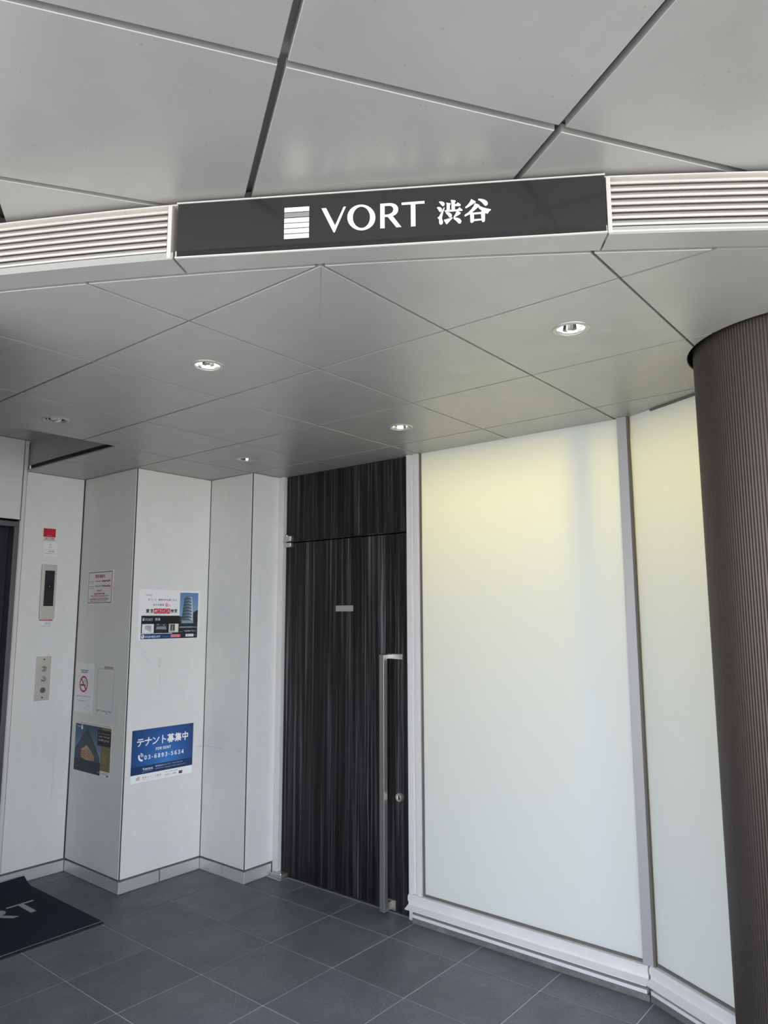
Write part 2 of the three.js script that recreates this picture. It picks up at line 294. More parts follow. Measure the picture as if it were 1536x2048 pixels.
part(wallLeft, 'wall_core', span(-1.44, -0.1, 2.13, 2.61, XA - 0.35, XA - WT - 0.004), M.core);
part(wallLeft, 'wall_core', span(-2.35, -1.44, 2.13, HC, XA - 0.35, XA - WT - 0.004), M.core);
part(wallLeft, 'wall_core', span(-2.35, -1.05, 0, 2.13, XA - 0.35, XA - WT - 0.004), M.core);
part(wallLeft, 'wall_panel', faceZ(-0.119, XB - 0.006, YB, HC - 0.002, XA), scuffed(512, 2048, (g, w, h) => {
  const px = (x) => (x + 0.119) / 0.368 * w, py = (y) => h - (y - YB) / (HC - YB) * h;
  g.fillStyle = 'rgba(240,240,238,0.8)'; g.beginPath(); g.ellipse(px(-0.055), py(0.53), 5, 9, 0.4, 0, 7); g.fill(); g.fillRect(px(-0.06), py(0.5), 4, 10);
  g.fillRect(px(0.02), py(0.125), 8, 3);
  g.strokeStyle = 'rgba(130,132,132,0.35)'; g.lineWidth = 2; g.beginPath(); g.moveTo(px(0.155), py(0.72)); g.lineTo(px(0.15), py(0.43)); g.stroke();
}));
part(wallLeft, 'wall_panel', span(-1.30, -0.148, 2.118, 2.61, XA - WT, XA, 0.0016), M.wall);
part(wallLeft, 'wall_panel', span(-1.296, -1.06, YB, 2.112, XA - WT, XA, 0.0016), M.wall);
part(wallLeft, 'edge_trim', span(-0.144, -0.124, 0, 2.61, XA - WT, XA + 0.006, 0.001), M.frame, null, 'grey metal edge strip beside the lift door');
part(wallLeft, 'screw', new THREE.CylinderGeometry(0.004, 0.004, 0.004, 12).rotateX(Math.PI / 2), M.chrome, [-0.136, 2.575, XA + 0.007]);

// side wall of the lift hall, just outside the picture: it keeps the street light off the grey side of the pier
const wallSide = struct('wall_side', [0, 0, 0], 0, 'white metal panel side wall of the lift hall');
part(wallSide, 'wall_core', span(-1.45, -1.322, 0, HC, XA, 0.90), M.core);
for (const [a, b] of [[XA + 0.003, -0.24], [-0.232, 0.892]]) part(wallSide, 'wall_panel', span(-1.32, -1.3, YB, HC - 0.002, a, b, 0.0016), M.wall);
part(wallSide, 'wall_panel', span(-1.45, -1.306, YB, HC - 0.002, 0.902, 0.922, 0.0016), M.wall);

const wallCenter = struct('wall_center', [0, 0, 0], 0, 'square pier clad in white metal panels');
part(wallCenter, 'wall_core', span(XB + WT + 0.003, XD + 0.3, 0, HC, XA - 0.3, ZC - WT - 0.003), M.core);
part(wallCenter, 'wall_panel', faceX(XB, YB, HC - 0.002, XA + 0.004, ZC - 0.008), scuffed(512, 2048, (g, w, h) => {
  const px = (z) => (z - XA) / 0.6 * w, py = (y) => h - (y - YB) / (HC - YB) * h;
  // outline left by a notice that was taken down
  g.strokeStyle = 'rgba(120,120,115,0.5)'; g.lineWidth = 3; g.strokeRect(px(-1.035), py(1.222), px(-0.852) - px(-1.035), py(0.978) - py(1.222));
  g.fillStyle = 'rgba(150,150,128,0.8)'; g.fillRect(px(-0.965), py(1.238), px(-0.862) - px(-0.965), 12);
  g.fillStyle = 'rgba(125,125,118,0.45)'; for (let k = 0; k < 26; k++) g.fillRect(px(-1.03 + 0.17 * rnd()), py(0.984) + rnd() * 14, 3 + rnd() * 8, 2 + rnd() * 7);
}));
part(wallCenter, 'wall_panel', faceZ(XB + 0.008, XD - 0.002, YB, HC - 0.002, ZC), scuffed(512, 2048, (g, w, h) => {
  const px = (x) => (x - XB) / 0.56 * w, py = (y) => h - (y - YB) / (HC - YB) * h;
  g.strokeStyle = 'rgba(125,125,122,0.45)'; g.lineWidth = 2.2;
  g.beginPath(); g.ellipse(px(0.465), py(1.26), 6, 26, 0.1, 0, 7); g.stroke();
  g.beginPath(); g.moveTo(px(0.468), py(1.185)); g.lineTo(px(0.475), py(1.15)); g.lineTo(px(0.47), py(1.13)); g.stroke();
  g.fillStyle = 'rgba(105,105,103,0.6)'; for (let k = 0; k < 10; k++) { g.beginPath(); g.arc(px(0.335 + rnd() * 0.04), py(1.28 + rnd() * 0.05), 1.6, 0, 7); g.fill(); }
  g.fillStyle = 'rgba(236,238,238,0.7)'; g.beginPath(); g.ellipse(px(0.34), py(0.31), 12, 16, 0.6, 0, 7); g.fill();
  g.strokeStyle = 'rgba(110,112,115,0.4)'; g.beginPath(); g.moveTo(px(0.76), py(0.735)); g.lineTo(px(0.81), py(0.728)); g.stroke();
}));
part(wallCenter, 'corner_joint', span(XB + 0.0035, XB + 0.014, YB, HC - 0.002, ZC - 0.014, ZC - 0.0035), M.joint);
part(wallCenter, 'corner_joint', span(XB - 0.006, XB + 0.004, YB, HC - 0.002, XA - 0.004, XA + 0.004), M.joint);

const wallRight = struct('wall_right', [0, 0, 0], 0, 'narrow pier of white metal panels beside the dark door');
part(wallRight, 'wall_core', span(XD + WT + 0.003, 1.4, 0, HC, ZC - 0.2, ZE - WT - 0.003), M.core);
part(wallRight, 'wall_panel', faceX(XD, YB, HC - 0.002, ZC + 0.003, ZE - 0.008), scuffed(512, 2048, (g, w, h) => {
  const px = (z) => (z - ZC) / 0.417 * w, py = (y) => h - (y - YB) / (HC - YB) * h;
  g.fillStyle = 'rgba(105,105,106,0.7)'; g.beginPath(); g.arc(px(-0.345), py(0.735), 4, 0, 7); g.fill();
  g.strokeStyle = 'rgba(150,150,150,0.5)'; g.lineWidth = 2; g.beginPath(); g.moveTo(px(-0.68), py(0.735)); g.lineTo(px(-0.5), py(0.733)); g.stroke();
}));
part(wallRight, 'wall_panel', faceZ(XD + 0.008, 1.052, YB, HC - 0.002, ZE), scuffed(256, 2048));
part(wallRight, 'corner_joint', span(XD + 0.0035, XD + 0.014, YB, HC - 0.002, ZE - 0.014, ZE - 0.0035), M.joint);

// baseboards: satin metal strips with open joints
function baseboard(name, runs, label) {
  const b = struct(name, [0, 0, 0], 0, label);
  for (const [ax, a, b0, at] of runs) {
    const y1 = 0.066;
    if (ax === 'z') part(b, 'baseboard_strip', metreUV(span(a, b0, 0.003, y1, at - 0.016, at + 0.001, 0.001)), M.baseboard);
    else part(b, 'baseboard_strip', metreUV(span(at - 0.001, at + 0.016, 0.003, y1, a, b0, 0.001)), M.baseboard);
    if (ax === 'z') part(b, 'shadow_joint', span(a, b0, y1, YB, at - 0.016, at - 0.007), M.gasket);
    else part(b, 'shadow_joint', span(at + 0.007, at + 0.016, y1, YB, a, b0), M.gasket);
  }
  return b;
}
baseboard('baseboard_left', [['z', -0.122, XB - 0.003, XA]], 'pale metal skirting below the lift call buttons');
baseboard('baseboard_center', [['x', XA + 0.003, -0.985, XB], ['x', -0.977, ZC, XB], ['z', XB + 0.003, 0.515, ZC], ['z', 0.523, XD - 0.002, ZC]], 'metal skirting around the poster pier');
baseboard('baseboard_right', [['x', ZC + 0.003, -0.486, XD], ['x', -0.478, ZE, XD], ['z', XD + 0.003, 1.008, ZE]], 'metal skirting around the narrow pier');

// ------------------------------------------------------------------ entrance door
{
  const d = struct('door_1', [0, 0, 0], 0, 'dark streaked laminate door with a long steel pull');
  const uvFace = (y0, y1, z0, z1, x = XW) => { const g = span(x, x + 0.045, y0, y1, z0, z1, 0.0015); const p = g.attributes.position, uv = g.attributes.uv; for (let i = 0; i < p.count; i++) uv.setXY(i, (p.getZ(i) - z0) / (z1 - z0), p.getY(i) / 2.0); return g; };
  part(d, 'door_leaf', uvFace(0.012, 1.987, -0.229, 0.748), M.laminate);
  part(d, 'transom_panel', uvFace(1.995, HC - 0.004, -0.229, 0.748), M.laminate);
  part(d, 'door_core', span(XW + 0.047, XW + 0.09, 0, HC, -0.28, 0.80), M.black);
  part(d, 'door_jamb', span(1.016, 1.10, 0, HC - 0.001, ZE + 0.001, -0.235, 0.002), M.frame, null, 'white metal jamb on the hinge side');
  part(d, 'door_stop', span(1.052, 1.10, 0, HC - 0.001, -0.235, -0.2295), M.black);
  part(d, 'threshold', span(1.03, 1.10, 0, 0.006, -0.23, 0.76, 0.001), M.steel);
  for (const [y0, y1, nm] of [[1.999, 2.034, 'hinge'], [1.964, 1.991, 'hinge']]) {
    const h = part(d, nm, span(1.020, 1.044, y0, y1, -0.262, -0.168, 0.002), M.steel, null, 'brushed steel pivot hinge');
    part(h, 'hinge_cap', span(1.017, 1.021, y0 + 0.004, y1 - 0.004, -0.176, -0.166, 0.001), M.chrome);
  }
  part(d, 'hinge_cap', new THREE.CylinderGeometry(0.012, 0.012, 0.008, 20).translate(1.03, 2.036, -0.215), M.steel);
  const fp = part(d, 'floor_pivot', span(0.985, 1.05, 0.006, 0.026, -0.262, -0.172, 0.003), M.steel, null, 'steel floor pivot at the door foot');
  part(fp, 'pivot_pin', new THREE.CylinderGeometry(0.010, 0.010, 0.03, 20).translate(1.0, 0.018, -0.19), M.chrome);
  part(fp, 'pivot_plate', span(0.965, 1.05, 0.001, 0.006, -0.275, -0.155, 0.001), M.steel);
  part(d, 'name_plate', span(XW - 0.003, XW + 0.001, 1.56, 1.594, 0.207, 0.342, 0.0008), std({ color: lin(0.42, 0.40, 0.385), metalness: 0.4, roughness: 0.5 }), null, 'blank grey plate on the door');
  // the pull: a square bar from the transom line to the floor on two flat brackets
  const hx0 = XW - 0.075, h = new THREE.Group(); h.name = 'pull_handle'; h.userData.label = 'full-height brushed steel pull bar'; d.add(h);
  part(h, 'pull_bar', span(hx0, hx0 + 0.030, 0.018, 1.325, 0.600, 0.632, 0.0015), M.steel);
  part(h, 'bracket', span(hx0 + 0.028, XW - 0.001, 1.303, 1.325, 0.602, 0.630, 0.001), M.steel);
  part(h, 'bracket', span(hx0 + 0.028, XW - 0.001, 0.02, 0.058, 0.602, 0.630, 0.001), M.steel);
  part(h, 'bracket_foot', span(XW - 0.006, XW + 0.001, 1.300, 1.328, 0.602, 0.704, 0.001), M.steel);
  part(h, 'bracket_foot', span(XW - 0.006, XW + 0.001, 0.012, 0.062, 0.600, 0.65, 0.001), M.steel);
  const lk = part(d, 'lock_cylinder', new THREE.CylinderGeometry(0.021, 0.024, 0.014, 32).rotateZ(Math.PI / 2).translate(XW - 0.006, 0.583, 0.681), M.steel, null, 'round steel lock cylinder');
  part(lk, 'keyway', span(XW - 0.0145, XW - 0.012, 0.574, 0.592, 0.6795, 0.6825), M.black);
  part(lk, 'lock_core', new THREE.CylinderGeometry(0.011, 0.011, 0.004, 24).rotateZ(Math.PI / 2).translate(XW - 0.0125, 0.583, 0.681), M.chrome);
}
{
  // lift door in its dark metal frame
  const d = struct('door_2', [0, 0, 0], 0, 'dark navy lift door in a dark metal frame');
  const leaf = std({ color: lin(0.012, 0.016, 0.034), metalness: 0.2, roughness: 0.35, map: dataTexture(256, 16, (x) => 215 + 40 * fbm(x * 0.3, 1, 4, 2)) });
  const fr = std({ color: lin(0.13, 0.13, 0.135), metalness: 0.7, roughness: 0.35 });
  part(d, 'frame_head', span(-1.05, -0.148, 2.072, 2.104, XA - 0.16, XA + 0.004, 0.002), fr);
  part(d, 'frame_jamb', span(-0.178, -0.148, 0.0, 2.072, XA - 0.16, XA + 0.004, 0.002), fr);
  part(d, 'frame_jamb', span(-1.05, -1.02, 0.0, 2.072, XA - 0.16, XA + 0.004, 0.002), fr);
  part(d, 'frame_strip', span(-0.148, -0.144, 0, 2.112, XA - 0.03, XA + 0.002), M.frame);
  part(d, 'lift_leaf', span(-0.598, -0.178, 0.008, 2.072, XA - 0.10, XA - 0.07, 0.002), leaf);
  part(d, 'lift_leaf', span(-1.02, -0.602, 0.008, 2.072, XA - 0.10, XA - 0.07, 0.002), leaf);
  part(d, 'lift_sill', span(-1.05, -0.148, 0, 0.008, XA - 0.16, XA), M.steel);
  part(d, 'shaft_back', span(-1.1, -0.1, 0, 2.2, XA - 0.4, XA - 0.17), M.black);
}

// ------------------------------------------------------------------ windows of translucent glass
function sill(parent, z0, z1, miter) {                 // local frame: x is depth (0 = glass line), z runs along
  const s = new THREE.Shape([[0.004, 0.126], [-0.028, 0.126], [-0.036, 0.118], [-0.036, 0.096], [-0.030, 0.094], [-0.030, 0.079], [-0.062, 0.066], [-0.062, 0.062], [-0.026, 0.070], [-0.026, 0.052], [0.004, 0.052]].map(([x, y]) => new THREE.Vector2(x, y)));
  const g = new THREE.ExtrudeGeometry(s, { depth: z1 - z0, bevelEnabled: false }); g.translate(0, 0, z0);
  return g;
}
const room = struct('room_interior', [0, 0, 0], 0, 'plain white office room behind the translucent glass');
{
  const w = struct('window_1', [0, 0, 0], 0, 'wide translucent cream glass pane beside the dark door');
  const z0 = 0.842, z1 = 1.955;
  part(w, 'glass_pane', span(XW, XW + 0.010, 0.128, HC, z0 - 0.012, z1 + 0.01), M.glass);
  part(w, 'frame_jamb', span(XW - 0.022, XW + 0.07, 0.126, HC - 0.001, 0.752, 0.776, 0.001), M.frame, null, 'white aluminium jamb');
  part(w, 'frame_groove', span(XW - 0.006, XW + 0.07, 0.126, HC - 0.001, 0.776, 0.803), M.frame);
  part(w, 'frame_jamb', span(XW - 0.022, XW + 0.07, 0.126, HC - 0.001, 0.803, 0.831, 0.001), M.frame, null, 'white aluminium jamb');
  part(w, 'jamb_foot', span(XW - 0.02, XW + 0.07, 0, 0.055, 0.752, 0.775, 0.001), M.frame);
  part(w, 'gasket', span(XW - 0.008, XW - 0.0005, 0.126, HC - 0.001, 0.832, 0.842), M.gasket);
  part(w, 'gasket', span(XW - 0.008, XW - 0.0005, 0.126, 0.136, 0.842, z1), M.gasket);
  part(w, 'mullion', span(XW - 0.022, XW + 0.05, 0.126, HC - 0.001, z1, 1.998, 0.001), M.mullion, null, 'lilac grey metal mullion between the two panes');
  part(w, 'gasket', span(XW - 0.02, XW - 0.004, 0.126, HC - 0.001, 1.998, 2.007), M.gasket);
  const s = part(w, 'window_sill', sill(w, 0.755, 1.978).translate(XW, 0, 0), M.frame, null, 'stepped white aluminium sill with a drip edge');
  part(s, 'drip_gap', span(XW - 0.028, XW - 0.02, 0.046, 0.056, 0.79, 1.97), M.gasket);
  for (const z of [0.87, 1.25, 1.62, 1.92]) part(s, 'screw', new THREE.SphereGeometry(0.004, 12, 8).scale(1, 0.5, 1), M.chrome, [XW - 0.026, 0.127, z]);
  part(w, 'lower_strip', span(XW - 0.044, XW - 0.02, 0.026, 0.041, 0.79, 1.975, 0.001), M.frame, null, 'thin white strip below the sill');
  part(w, 'strip_backing', span(XW - 0.020, XW + 0.07, 0, 0.052, 0.79, 2.0), M.gasket);
  part(w, 'curb', metreUV(span(XW - 0.046, XW - 0.02, 0, 0.026, 0.79, 1.985, 0.002)), M.concrete, null, 'low worn concrete curb');
  // white post standing just behind the glass
  part(w, 'inner_post', span(XW + 0.045, XW + 0.10, 0.05, HC, 1.708, 1.812, 0.004), M.white, null, 'white post just behind the glass');
}
{
  const turn = Math.atan2(WIN2.dx, WIN2.dz);                // local +z runs along the pane
  const w = struct('window_2', [WIN2.x + 0.01, 0, WIN2.z], turn, 'translucent cream glass pane turned towards the round column');
  const L = 1.72;
  part(w, 'glass_pane', span(0, 0.010, 0.128, HC, 0, L), M.glass);
  part(w, 'gasket', span(-0.008, -0.0005, 0.126, 0.136, 0.004, L), M.gasket);
  part(w, 'gasket', span(-0.008, -0.0005, HC - 0.008, HC - 0.001, 0.13, L), M.gasket);
  const s = part(w, 'window_sill', sill(w, -0.012, L), M.frame, null, 'grey aluminium sill turned towards the column');
  for (const z of [0.06, 0.33, 0.7]) part(s, 'screw', new THREE.SphereGeometry(0.004, 12, 8).scale(1, 0.5, 1), M.chrome, [-0.026, 0.127, z]);
  part(w, 'lower_strip', span(-0.044, -0.02, 0.026, 0.041, 0.0, L, 0.001), M.frame);
  part(w, 'strip_backing', span(-0.020, 0.05, 0, 0.052, 0, L), M.gasket);
  part(w, 'curb', metreUV(span(-0.046, -0.02, 0, 0.026, 0, L, 0.002)), M.concrete);
}
{
  // the room behind, with its own warm ceiling lamps
  const rw = std({ color: lin(0.72, 0.70, 0.64), roughness: 0.9 }), rf = std({ color: lin(0.16, 0.15, 0.14), roughness: 0.9 });
  part(room, 'room_floor', span(XW + 0.075, 3.2, -0.1, 0.02, 0.5, 4.2), rf);
  part(room, 'room_ceiling', span(1.092, 3.2, HC + 0.03, HC + 0.1, 0.5, 4.2), rw);
  part(room, 'room_wall', span(3.2, 3.3, -0.1, 2.6, 0.4, 4.3), rw);
  part(room, 'room_wall', span(XW + 0.0915, 3.2, -0.1, 2.6, 0.4, 0.5), rw);
  part(room, 'room_wall', span(0.2, 3.2, -0.1, 2.6, 4.2, 4.3), rw);
  part(room, 'room_wall', span(0.2, 0.3, -0.1, 2.6, 3.56, 4.2), rw);
  const lampMat = std({ color: lin(0.9, 0.85, 0.7), emissive: lin(1.0, 0.86, 0.50), emissiveIntensity: 1.5 });
  const behind = 0.46, t2 = 0.62;
  for (const [x, z, turn, len, label] of [
    [XW + behind, 1.40, 0, 1.5, 'warm linear ceiling lamp behind the wide glass pane'],
    [WIN2.x + WIN2.dx * t2 + WIN2.dz * behind, WIN2.z + WIN2.dz * t2 - WIN2.dx * behind, Math.atan2(WIN2.dx, WIN2.dz), 1.1, 'warm linear ceiling lamp behind the angled glass pane']]) {
    const o = thing('ceiling_lamp', label, 'lamp', [x, HC + 0.03, z], turn);
    part(o, 'lamp_housing', span(-0.05, 0.05, -0.022, 0, -len / 2, len / 2, 0.003), M.white);
    part(o, 'lamp_diffuser', span(-0.045, 0.045, -0.028, -0.022, -len / 2 + 0.01, len / 2 - 0.01, 0.001), lampMat);
    const L = new THREE.RectAreaLight(lin(1.0, 0.79, 0.10), ROOM_LIGHT, 0.09, len - 0.02); L.name = 'lamp_light'; L.rotation.x = -Math.PI / 2; L.position.y = -0.032; o.add(L);
  }
}

// ------------------------------------------------------------------ round column
{
  const c = thing('round_column', 'dark brown round column of vertically ribbed metal', 'column', [COLUMN.x, 0, COLUMN.z]);
  const ribs = 216, per = 6, n = ribs * per, pos = [], idx = [];
  for (let i = 0; i <= n; i++) { const a = i / n * Math.PI * 2, t = (i % per) / per, r = COLUMN.r + 0.0005 * (t < 0.5 ? 1 : -1) * (i % (per / 2) === 0 ? 0 : 1); for (const y of [0.0, 2.52]) pos.push(Math.cos(a) * r, y, -Math.sin(a) * r); }
  for (let i = 0; i < n; i++) idx.push(2 * i, 2 * i + 2, 2 * i + 1, 2 * i + 1, 2 * i + 2, 2 * i + 3);
  const g = new THREE.BufferGeometry(); g.setAttribute('position', new THREE.Float32BufferAttribute(pos, 3)); g.setIndex(idx); const f = g.toNonIndexed(); f.computeVertexNormals();
  part(c, 'column_shaft', f, M.column);
  const prof = [[COLUMN.hole - 0.003, 2.405], [COLUMN.hole + 0.0, 2.405], [COLUMN.hole + 0.0, 2.52], [COLUMN.hole - 0.003, 2.52]].map(([x, y]) => new THREE.Vector2(x, y + 0.017));
  part(c, 'collar_ring', new THREE.LatheGeometry(prof, 96), M.collar, null, 'dark metal collar lining the ceiling opening');
}

// ------------------------------------------------------------------ fascia with louvers and the name sign
const onArc = (r, a) => [ARC.x + r * Math.cos(a), ARC.z + r * Math.sin(a)];
function sweep(profile, a0, a1, n) {                   // profile of [radius, y], closed, swept along the rounded front
  const m = profile.length, pos = [], idx = [];
  for (let i = 0; i <= n; i++) { const a = a0 + (a1 - a0) * i / n; for (const [r, y] of profile) { const [x, z] = onArc(r, a); pos.push(x, y, z); } }
  for (let i = 0; i < n; i++) for (let k = 0; k < m; k++) { const p = i * m + k, q = i * m + (k + 1) % m; idx.push(p, q, p + m, q, q + m, p + m); }
  const caps = THREE.ShapeUtils.triangulateShape(profile.map(([r, y]) => new THREE.Vector2(r, y)), []);
  for (const [p, q, s] of caps) { idx.push(p, s, q); idx.push(n * m + p, n * m + q, n * m + s); }
  const g = new THREE.BufferGeometry(); g.setAttribute('position', new THREE.Float32BufferAttribute(pos, 3)); g.setIndex(idx);
  const f = g.toNonIndexed(); f.computeVertexNormals(); return metreUV(f);
}
const angleOf = (x, z) => Math.atan2(z - ARC.z, x - ARC.x);
const SA = [-1.128, 1.682], SB = [-0.557, 2.565];       // ends of the flat sign
const aL = angleOf(...SA), aR = angleOf(...SB);          // angles fall from the left to the right
const aFarL = aL + 0.16, aFarR = aR - 0.12, F = ARC.fascia;
{
  const f = struct('trim_1', [0, 0, 0], 0, 'rounded fascia band between the two ceilings');
  part(f, 'fascia_backing', sweep([[F - 0.05, HC + 0.02], [F - 0.04, HC + 0.02], [F - 0.04, HU + 0.03], [F - 0.05, HU + 0.03]], aFarL, aFarR, 40), M.core);
  const strip = (a, b, out) => sweep([[ARC.edge + 0.007, HC], [F + out, HC], [F + out, HC + 0.004], [F + out - 0.003, HC + 0.005], [F + out - 0.003, HC + 0.020], [ARC.edge + 0.007, HC + 0.020]], a, b, 28);
  part(f, 'soffit_strip', strip(aFarL, aL + 0.0006, 0.003), M.ceiling);
  {
    const p = [SA, SB]; for (let k = 0; k <= 16; k++) p.push(onArc(ARC.edge + 0.007, aR + (aL - aR) * k / 16));
    part(f, 'soffit_strip', slab(p, HC, 0.020, [], 0), M.ceiling);
  }
  part(f, 'soffit_strip', strip(aR - 0.0004, aFarR, 0.001), M.ceiling);
  part(f, 'groove_backing', sweep([[ARC.edge - 0.02, HC + 0.024], [ARC.edge + 0.02, HC + 0.024], [ARC.edge + 0.02, HC + 0.03], [ARC.edge - 0.02, HC + 0.03]], aFarL, aFarR, 40), M.core);
  for (const [a, b] of [[aFarL, aL], [aR, aFarR]]) part(f, 'top_rail', sweep([[F - 0.036, 2.5665], [F - 0.002, 2.5665], [F - 0.002, 2.570], [F - 0.036, 2.570]], a, b, 24), M.louver);
}
function louvers(a0, a1, label, stileAt) {
  const t = thing('louver_panel', label, 'louver', [0, 0, 0], 0, undefined);
  const n = 8, y0 = HC + 0.006, h = (2.566 - y0) / n;
  for (let k = 0; k < n; k++) {
    const y = y0 + k * h;
    part(t, 'louver_blade', sweep([[F - 0.001, y], [F - 0.001, y + 0.0050], [F - 0.002, y + 0.0058], [F - 0.0165, y + 0.0205], [F - 0.0185, y + 0.0195], [F - 0.0045, y + 0.0045], [F - 0.0045, y]], a0, a1, 30), M.louver);
  }
  const w = 0.010 / F;
  part(t, 'end_stile', sweep([[F - 0.036, y0 - 0.002], [F + 0.001, y0 - 0.002], [F + 0.001, 2.566], [F - 0.036, 2.566]], stileAt, stileAt - w, 1), M.louver);
  return t;
}
louvers(aFarL, aL + 0.0022, 'off-white louver band ending at the emblem side of the black sign', aL + 0.0020);
louvers(aR - 0.0012, aFarR, 'off-white louver band over the round column side of the black sign', aR - 0.0003);
{
  const dx = SB[0] - SA[0], dz = SB[1] - SA[1], L = Math.hypot(dx, dz), turn = Math.atan2(-dz, dx);   // local x runs along the sign, +z faces out
  const s = thing('name_sign', 'long black sign with a striped emblem and white VORT lettering', 'sign', [SA[0], HC, SA[1]], turn);
  part(s, 'sign_board', rb(L - 0.004, 0.142, 0.008, 0.0012, L / 2 + 0.001, 0.0755, -0.004), M.sign);
  part(s, 'top_strip', span(0, L, 0.147, 0.150, -0.02, 0.0015), M.louver, null, 'thin pale strip above the sign');
  part(s, 'edge_strip', span(0, L, 0.0015, 0.0042, -0.004, 0.0025), M.louver, null, 'thin bright strip under the sign');
  const white = std({ color: lin(0.86, 0.84, 0.78), roughness: 0.5 }), grey = std({ color: lin(0.34, 0.33, 0.33), metalness: 0.4, roughness: 0.4 });
  const G = GLYPHS;
  const solid = (outer, holes = []) => { const sh = new THREE.Shape(outer.map(([x, y]) => new THREE.Vector2(x / 1000, y / 1000))); for (const h of holes) sh.holes.push(new THREE.Path(h.map(([x, y]) => new THREE.Vector2(x / 1000, y / 1000)))); return new THREE.ExtrudeGeometry(sh, { depth: 0.0012, bevelEnabled: false }); };
  for (let k = 0; k < 6; k++) part(s, 'emblem_bar', bx(0.0625, 0.0117, 0.0012, 0.3095, 0.0402 + k * 0.01405, 0.0008), k === 4 ? grey : white, null, k === 4 ? 'grey bar of the emblem' : undefined);
  part(s, 'letter_v', solid(G.V[0]), white); part(s, 'letter_o', solid(G.O[0], [G.O[1]]), white);
  part(s, 'letter_r', solid(G.R[0], [G.R[1]]), white); part(s, 'letter_t', solid(G.T[0]), white);
  part(s, 'kanji_first', merge(G.shibu.map((p) => solid(p))), white, null, 'white character 渋');
  part(s, 'kanji_second', merge([solid(G.tani[0]), solid(G.tani[1]), solid(G.tani[2], G.tani_holes)]), white, null, 'white character 谷');
}

// ------------------------------------------------------------------ downlights
const facet = (() => {                                   // faceted mirror cone, open below
  const n = 18, pos = [];
  const ring = (r, y) => Array.from({ length: n }, (_, i) => { const a = i / n * Math.PI * 2; return [Math.cos(a) * r, y, Math.sin(a) * r]; });
  const rows = [ring(0.0455, 0.004), ring(0.0392, 0.026), ring(0.0330, 0.048), ring(0.0270, 0.068)];
  for (let k = 0; k + 1 < rows.length; k++) for (let i = 0; i < n; i++) { const a = rows[k][i], b = rows[k][(i + 1) % n], c = rows[k + 1][(i + 1) % n], d = rows[k + 1][i]; pos.push(...a, ...b, ...c, ...a, ...c, ...d); }
  const g = new THREE.BufferGeometry(); g.setAttribute('position', new THREE.Float32BufferAttribute(pos, 3)); g.computeVertexNormals(); return g;
})();
const ringTrim = new THREE.LatheGeometry([[0.0455, 0.006], [0.0452, -0.001], [0.047, -0.004], [0.052, -0.0045], [0.0565, -0.0035], [0.0585, -0.0005], [0.0585, 0.0005]].map(([x, y]) => new THREE.Vector2(x, y)), 64);
M.trim = std({ color: lin(0.56, 0.555, 0.51), metalness: 0.55, roughness: 0.3, side: THREE.DoubleSide });
M.mirror = std({ color: lin(0.93, 0.92, 0.88), metalness: 1, roughness: 0.09, side: THREE.DoubleSide, flatShading: true });
M.bulb = std({ color: lin(0.8, 0.79, 0.72), roughness: 0.25 });
LIGHTS.forEach(([x, z, kind], i) => {
  if (!kind) {
    const d = thing('downlight', ['recessed round downlight with a mirror cone by the round column', 'recessed round downlight with a mirror cone over the open floor', 'recessed round downlight with a mirror cone near the wide glass pane', 'recessed round downlight with a mirror cone close to the narrow pier'][i], 'downlight', [x, HC, z], i * 0.7, 'recessed downlights in the entrance ceiling');
    part(d, 'trim_ring', ringTrim, M.trim);
    part(d, 'mirror_cone', facet, M.mirror);
    part(d, 'lamp_bulb', new THREE.CylinderGeometry(0.0275, 0.0275, 0.004, 32).translate(0, 0.069, 0), M.bulb);
  } else {
    const d = thing('adjustable_downlight', 'tilting downlight with a ball lamp in a wide metal ring', 'downlight', [x, HC, z], 0.5, 'recessed downlights in the entrance ceiling');
    part(d, 'trim_ring', new THREE.LatheGeometry([[0.043, 0.004], [0.043, -0.003], [0.050, -0.007], [0.057, -0.005], [0.061, -0.0005], [0.061, 0.0005]].map(([a, b]) => new THREE.Vector2(a, b)), 48), M.trim);
    part(d, 'housing_cup', new THREE.LatheGeometry([[0.0445, 0.003], [0.042, 0.05], [0.0, 0.055]].map(([a, b]) => new THREE.Vector2(a, b)), 32), std({ color: lin(0.02, 0.02, 0.02), roughness: 0.5, side: THREE.DoubleSide }));
    const tilt = part(d, 'gimbal_ring', new THREE.TorusGeometry(0.033, 0.0045, 12, 40).rotateX(Math.PI / 2 - 0.35).translate(0, 0.008, 0), M.trim);
    part(d, 'lamp_ball', new THREE.SphereGeometry(0.027, 32, 24, 0, Math.PI * 2, 0, Math.PI).scale(1, 0.85, 1).translate(0.002, 0.009, 0.002), std({ color: lin(0.86, 0.84, 0.78), metalness: 0.75, roughness: 0.18 }));
    part(tilt, 'clip', span(-0.042, -0.030, 0.002, 0.012, -0.006, 0.006, 0.001), M.trim);
  }
});

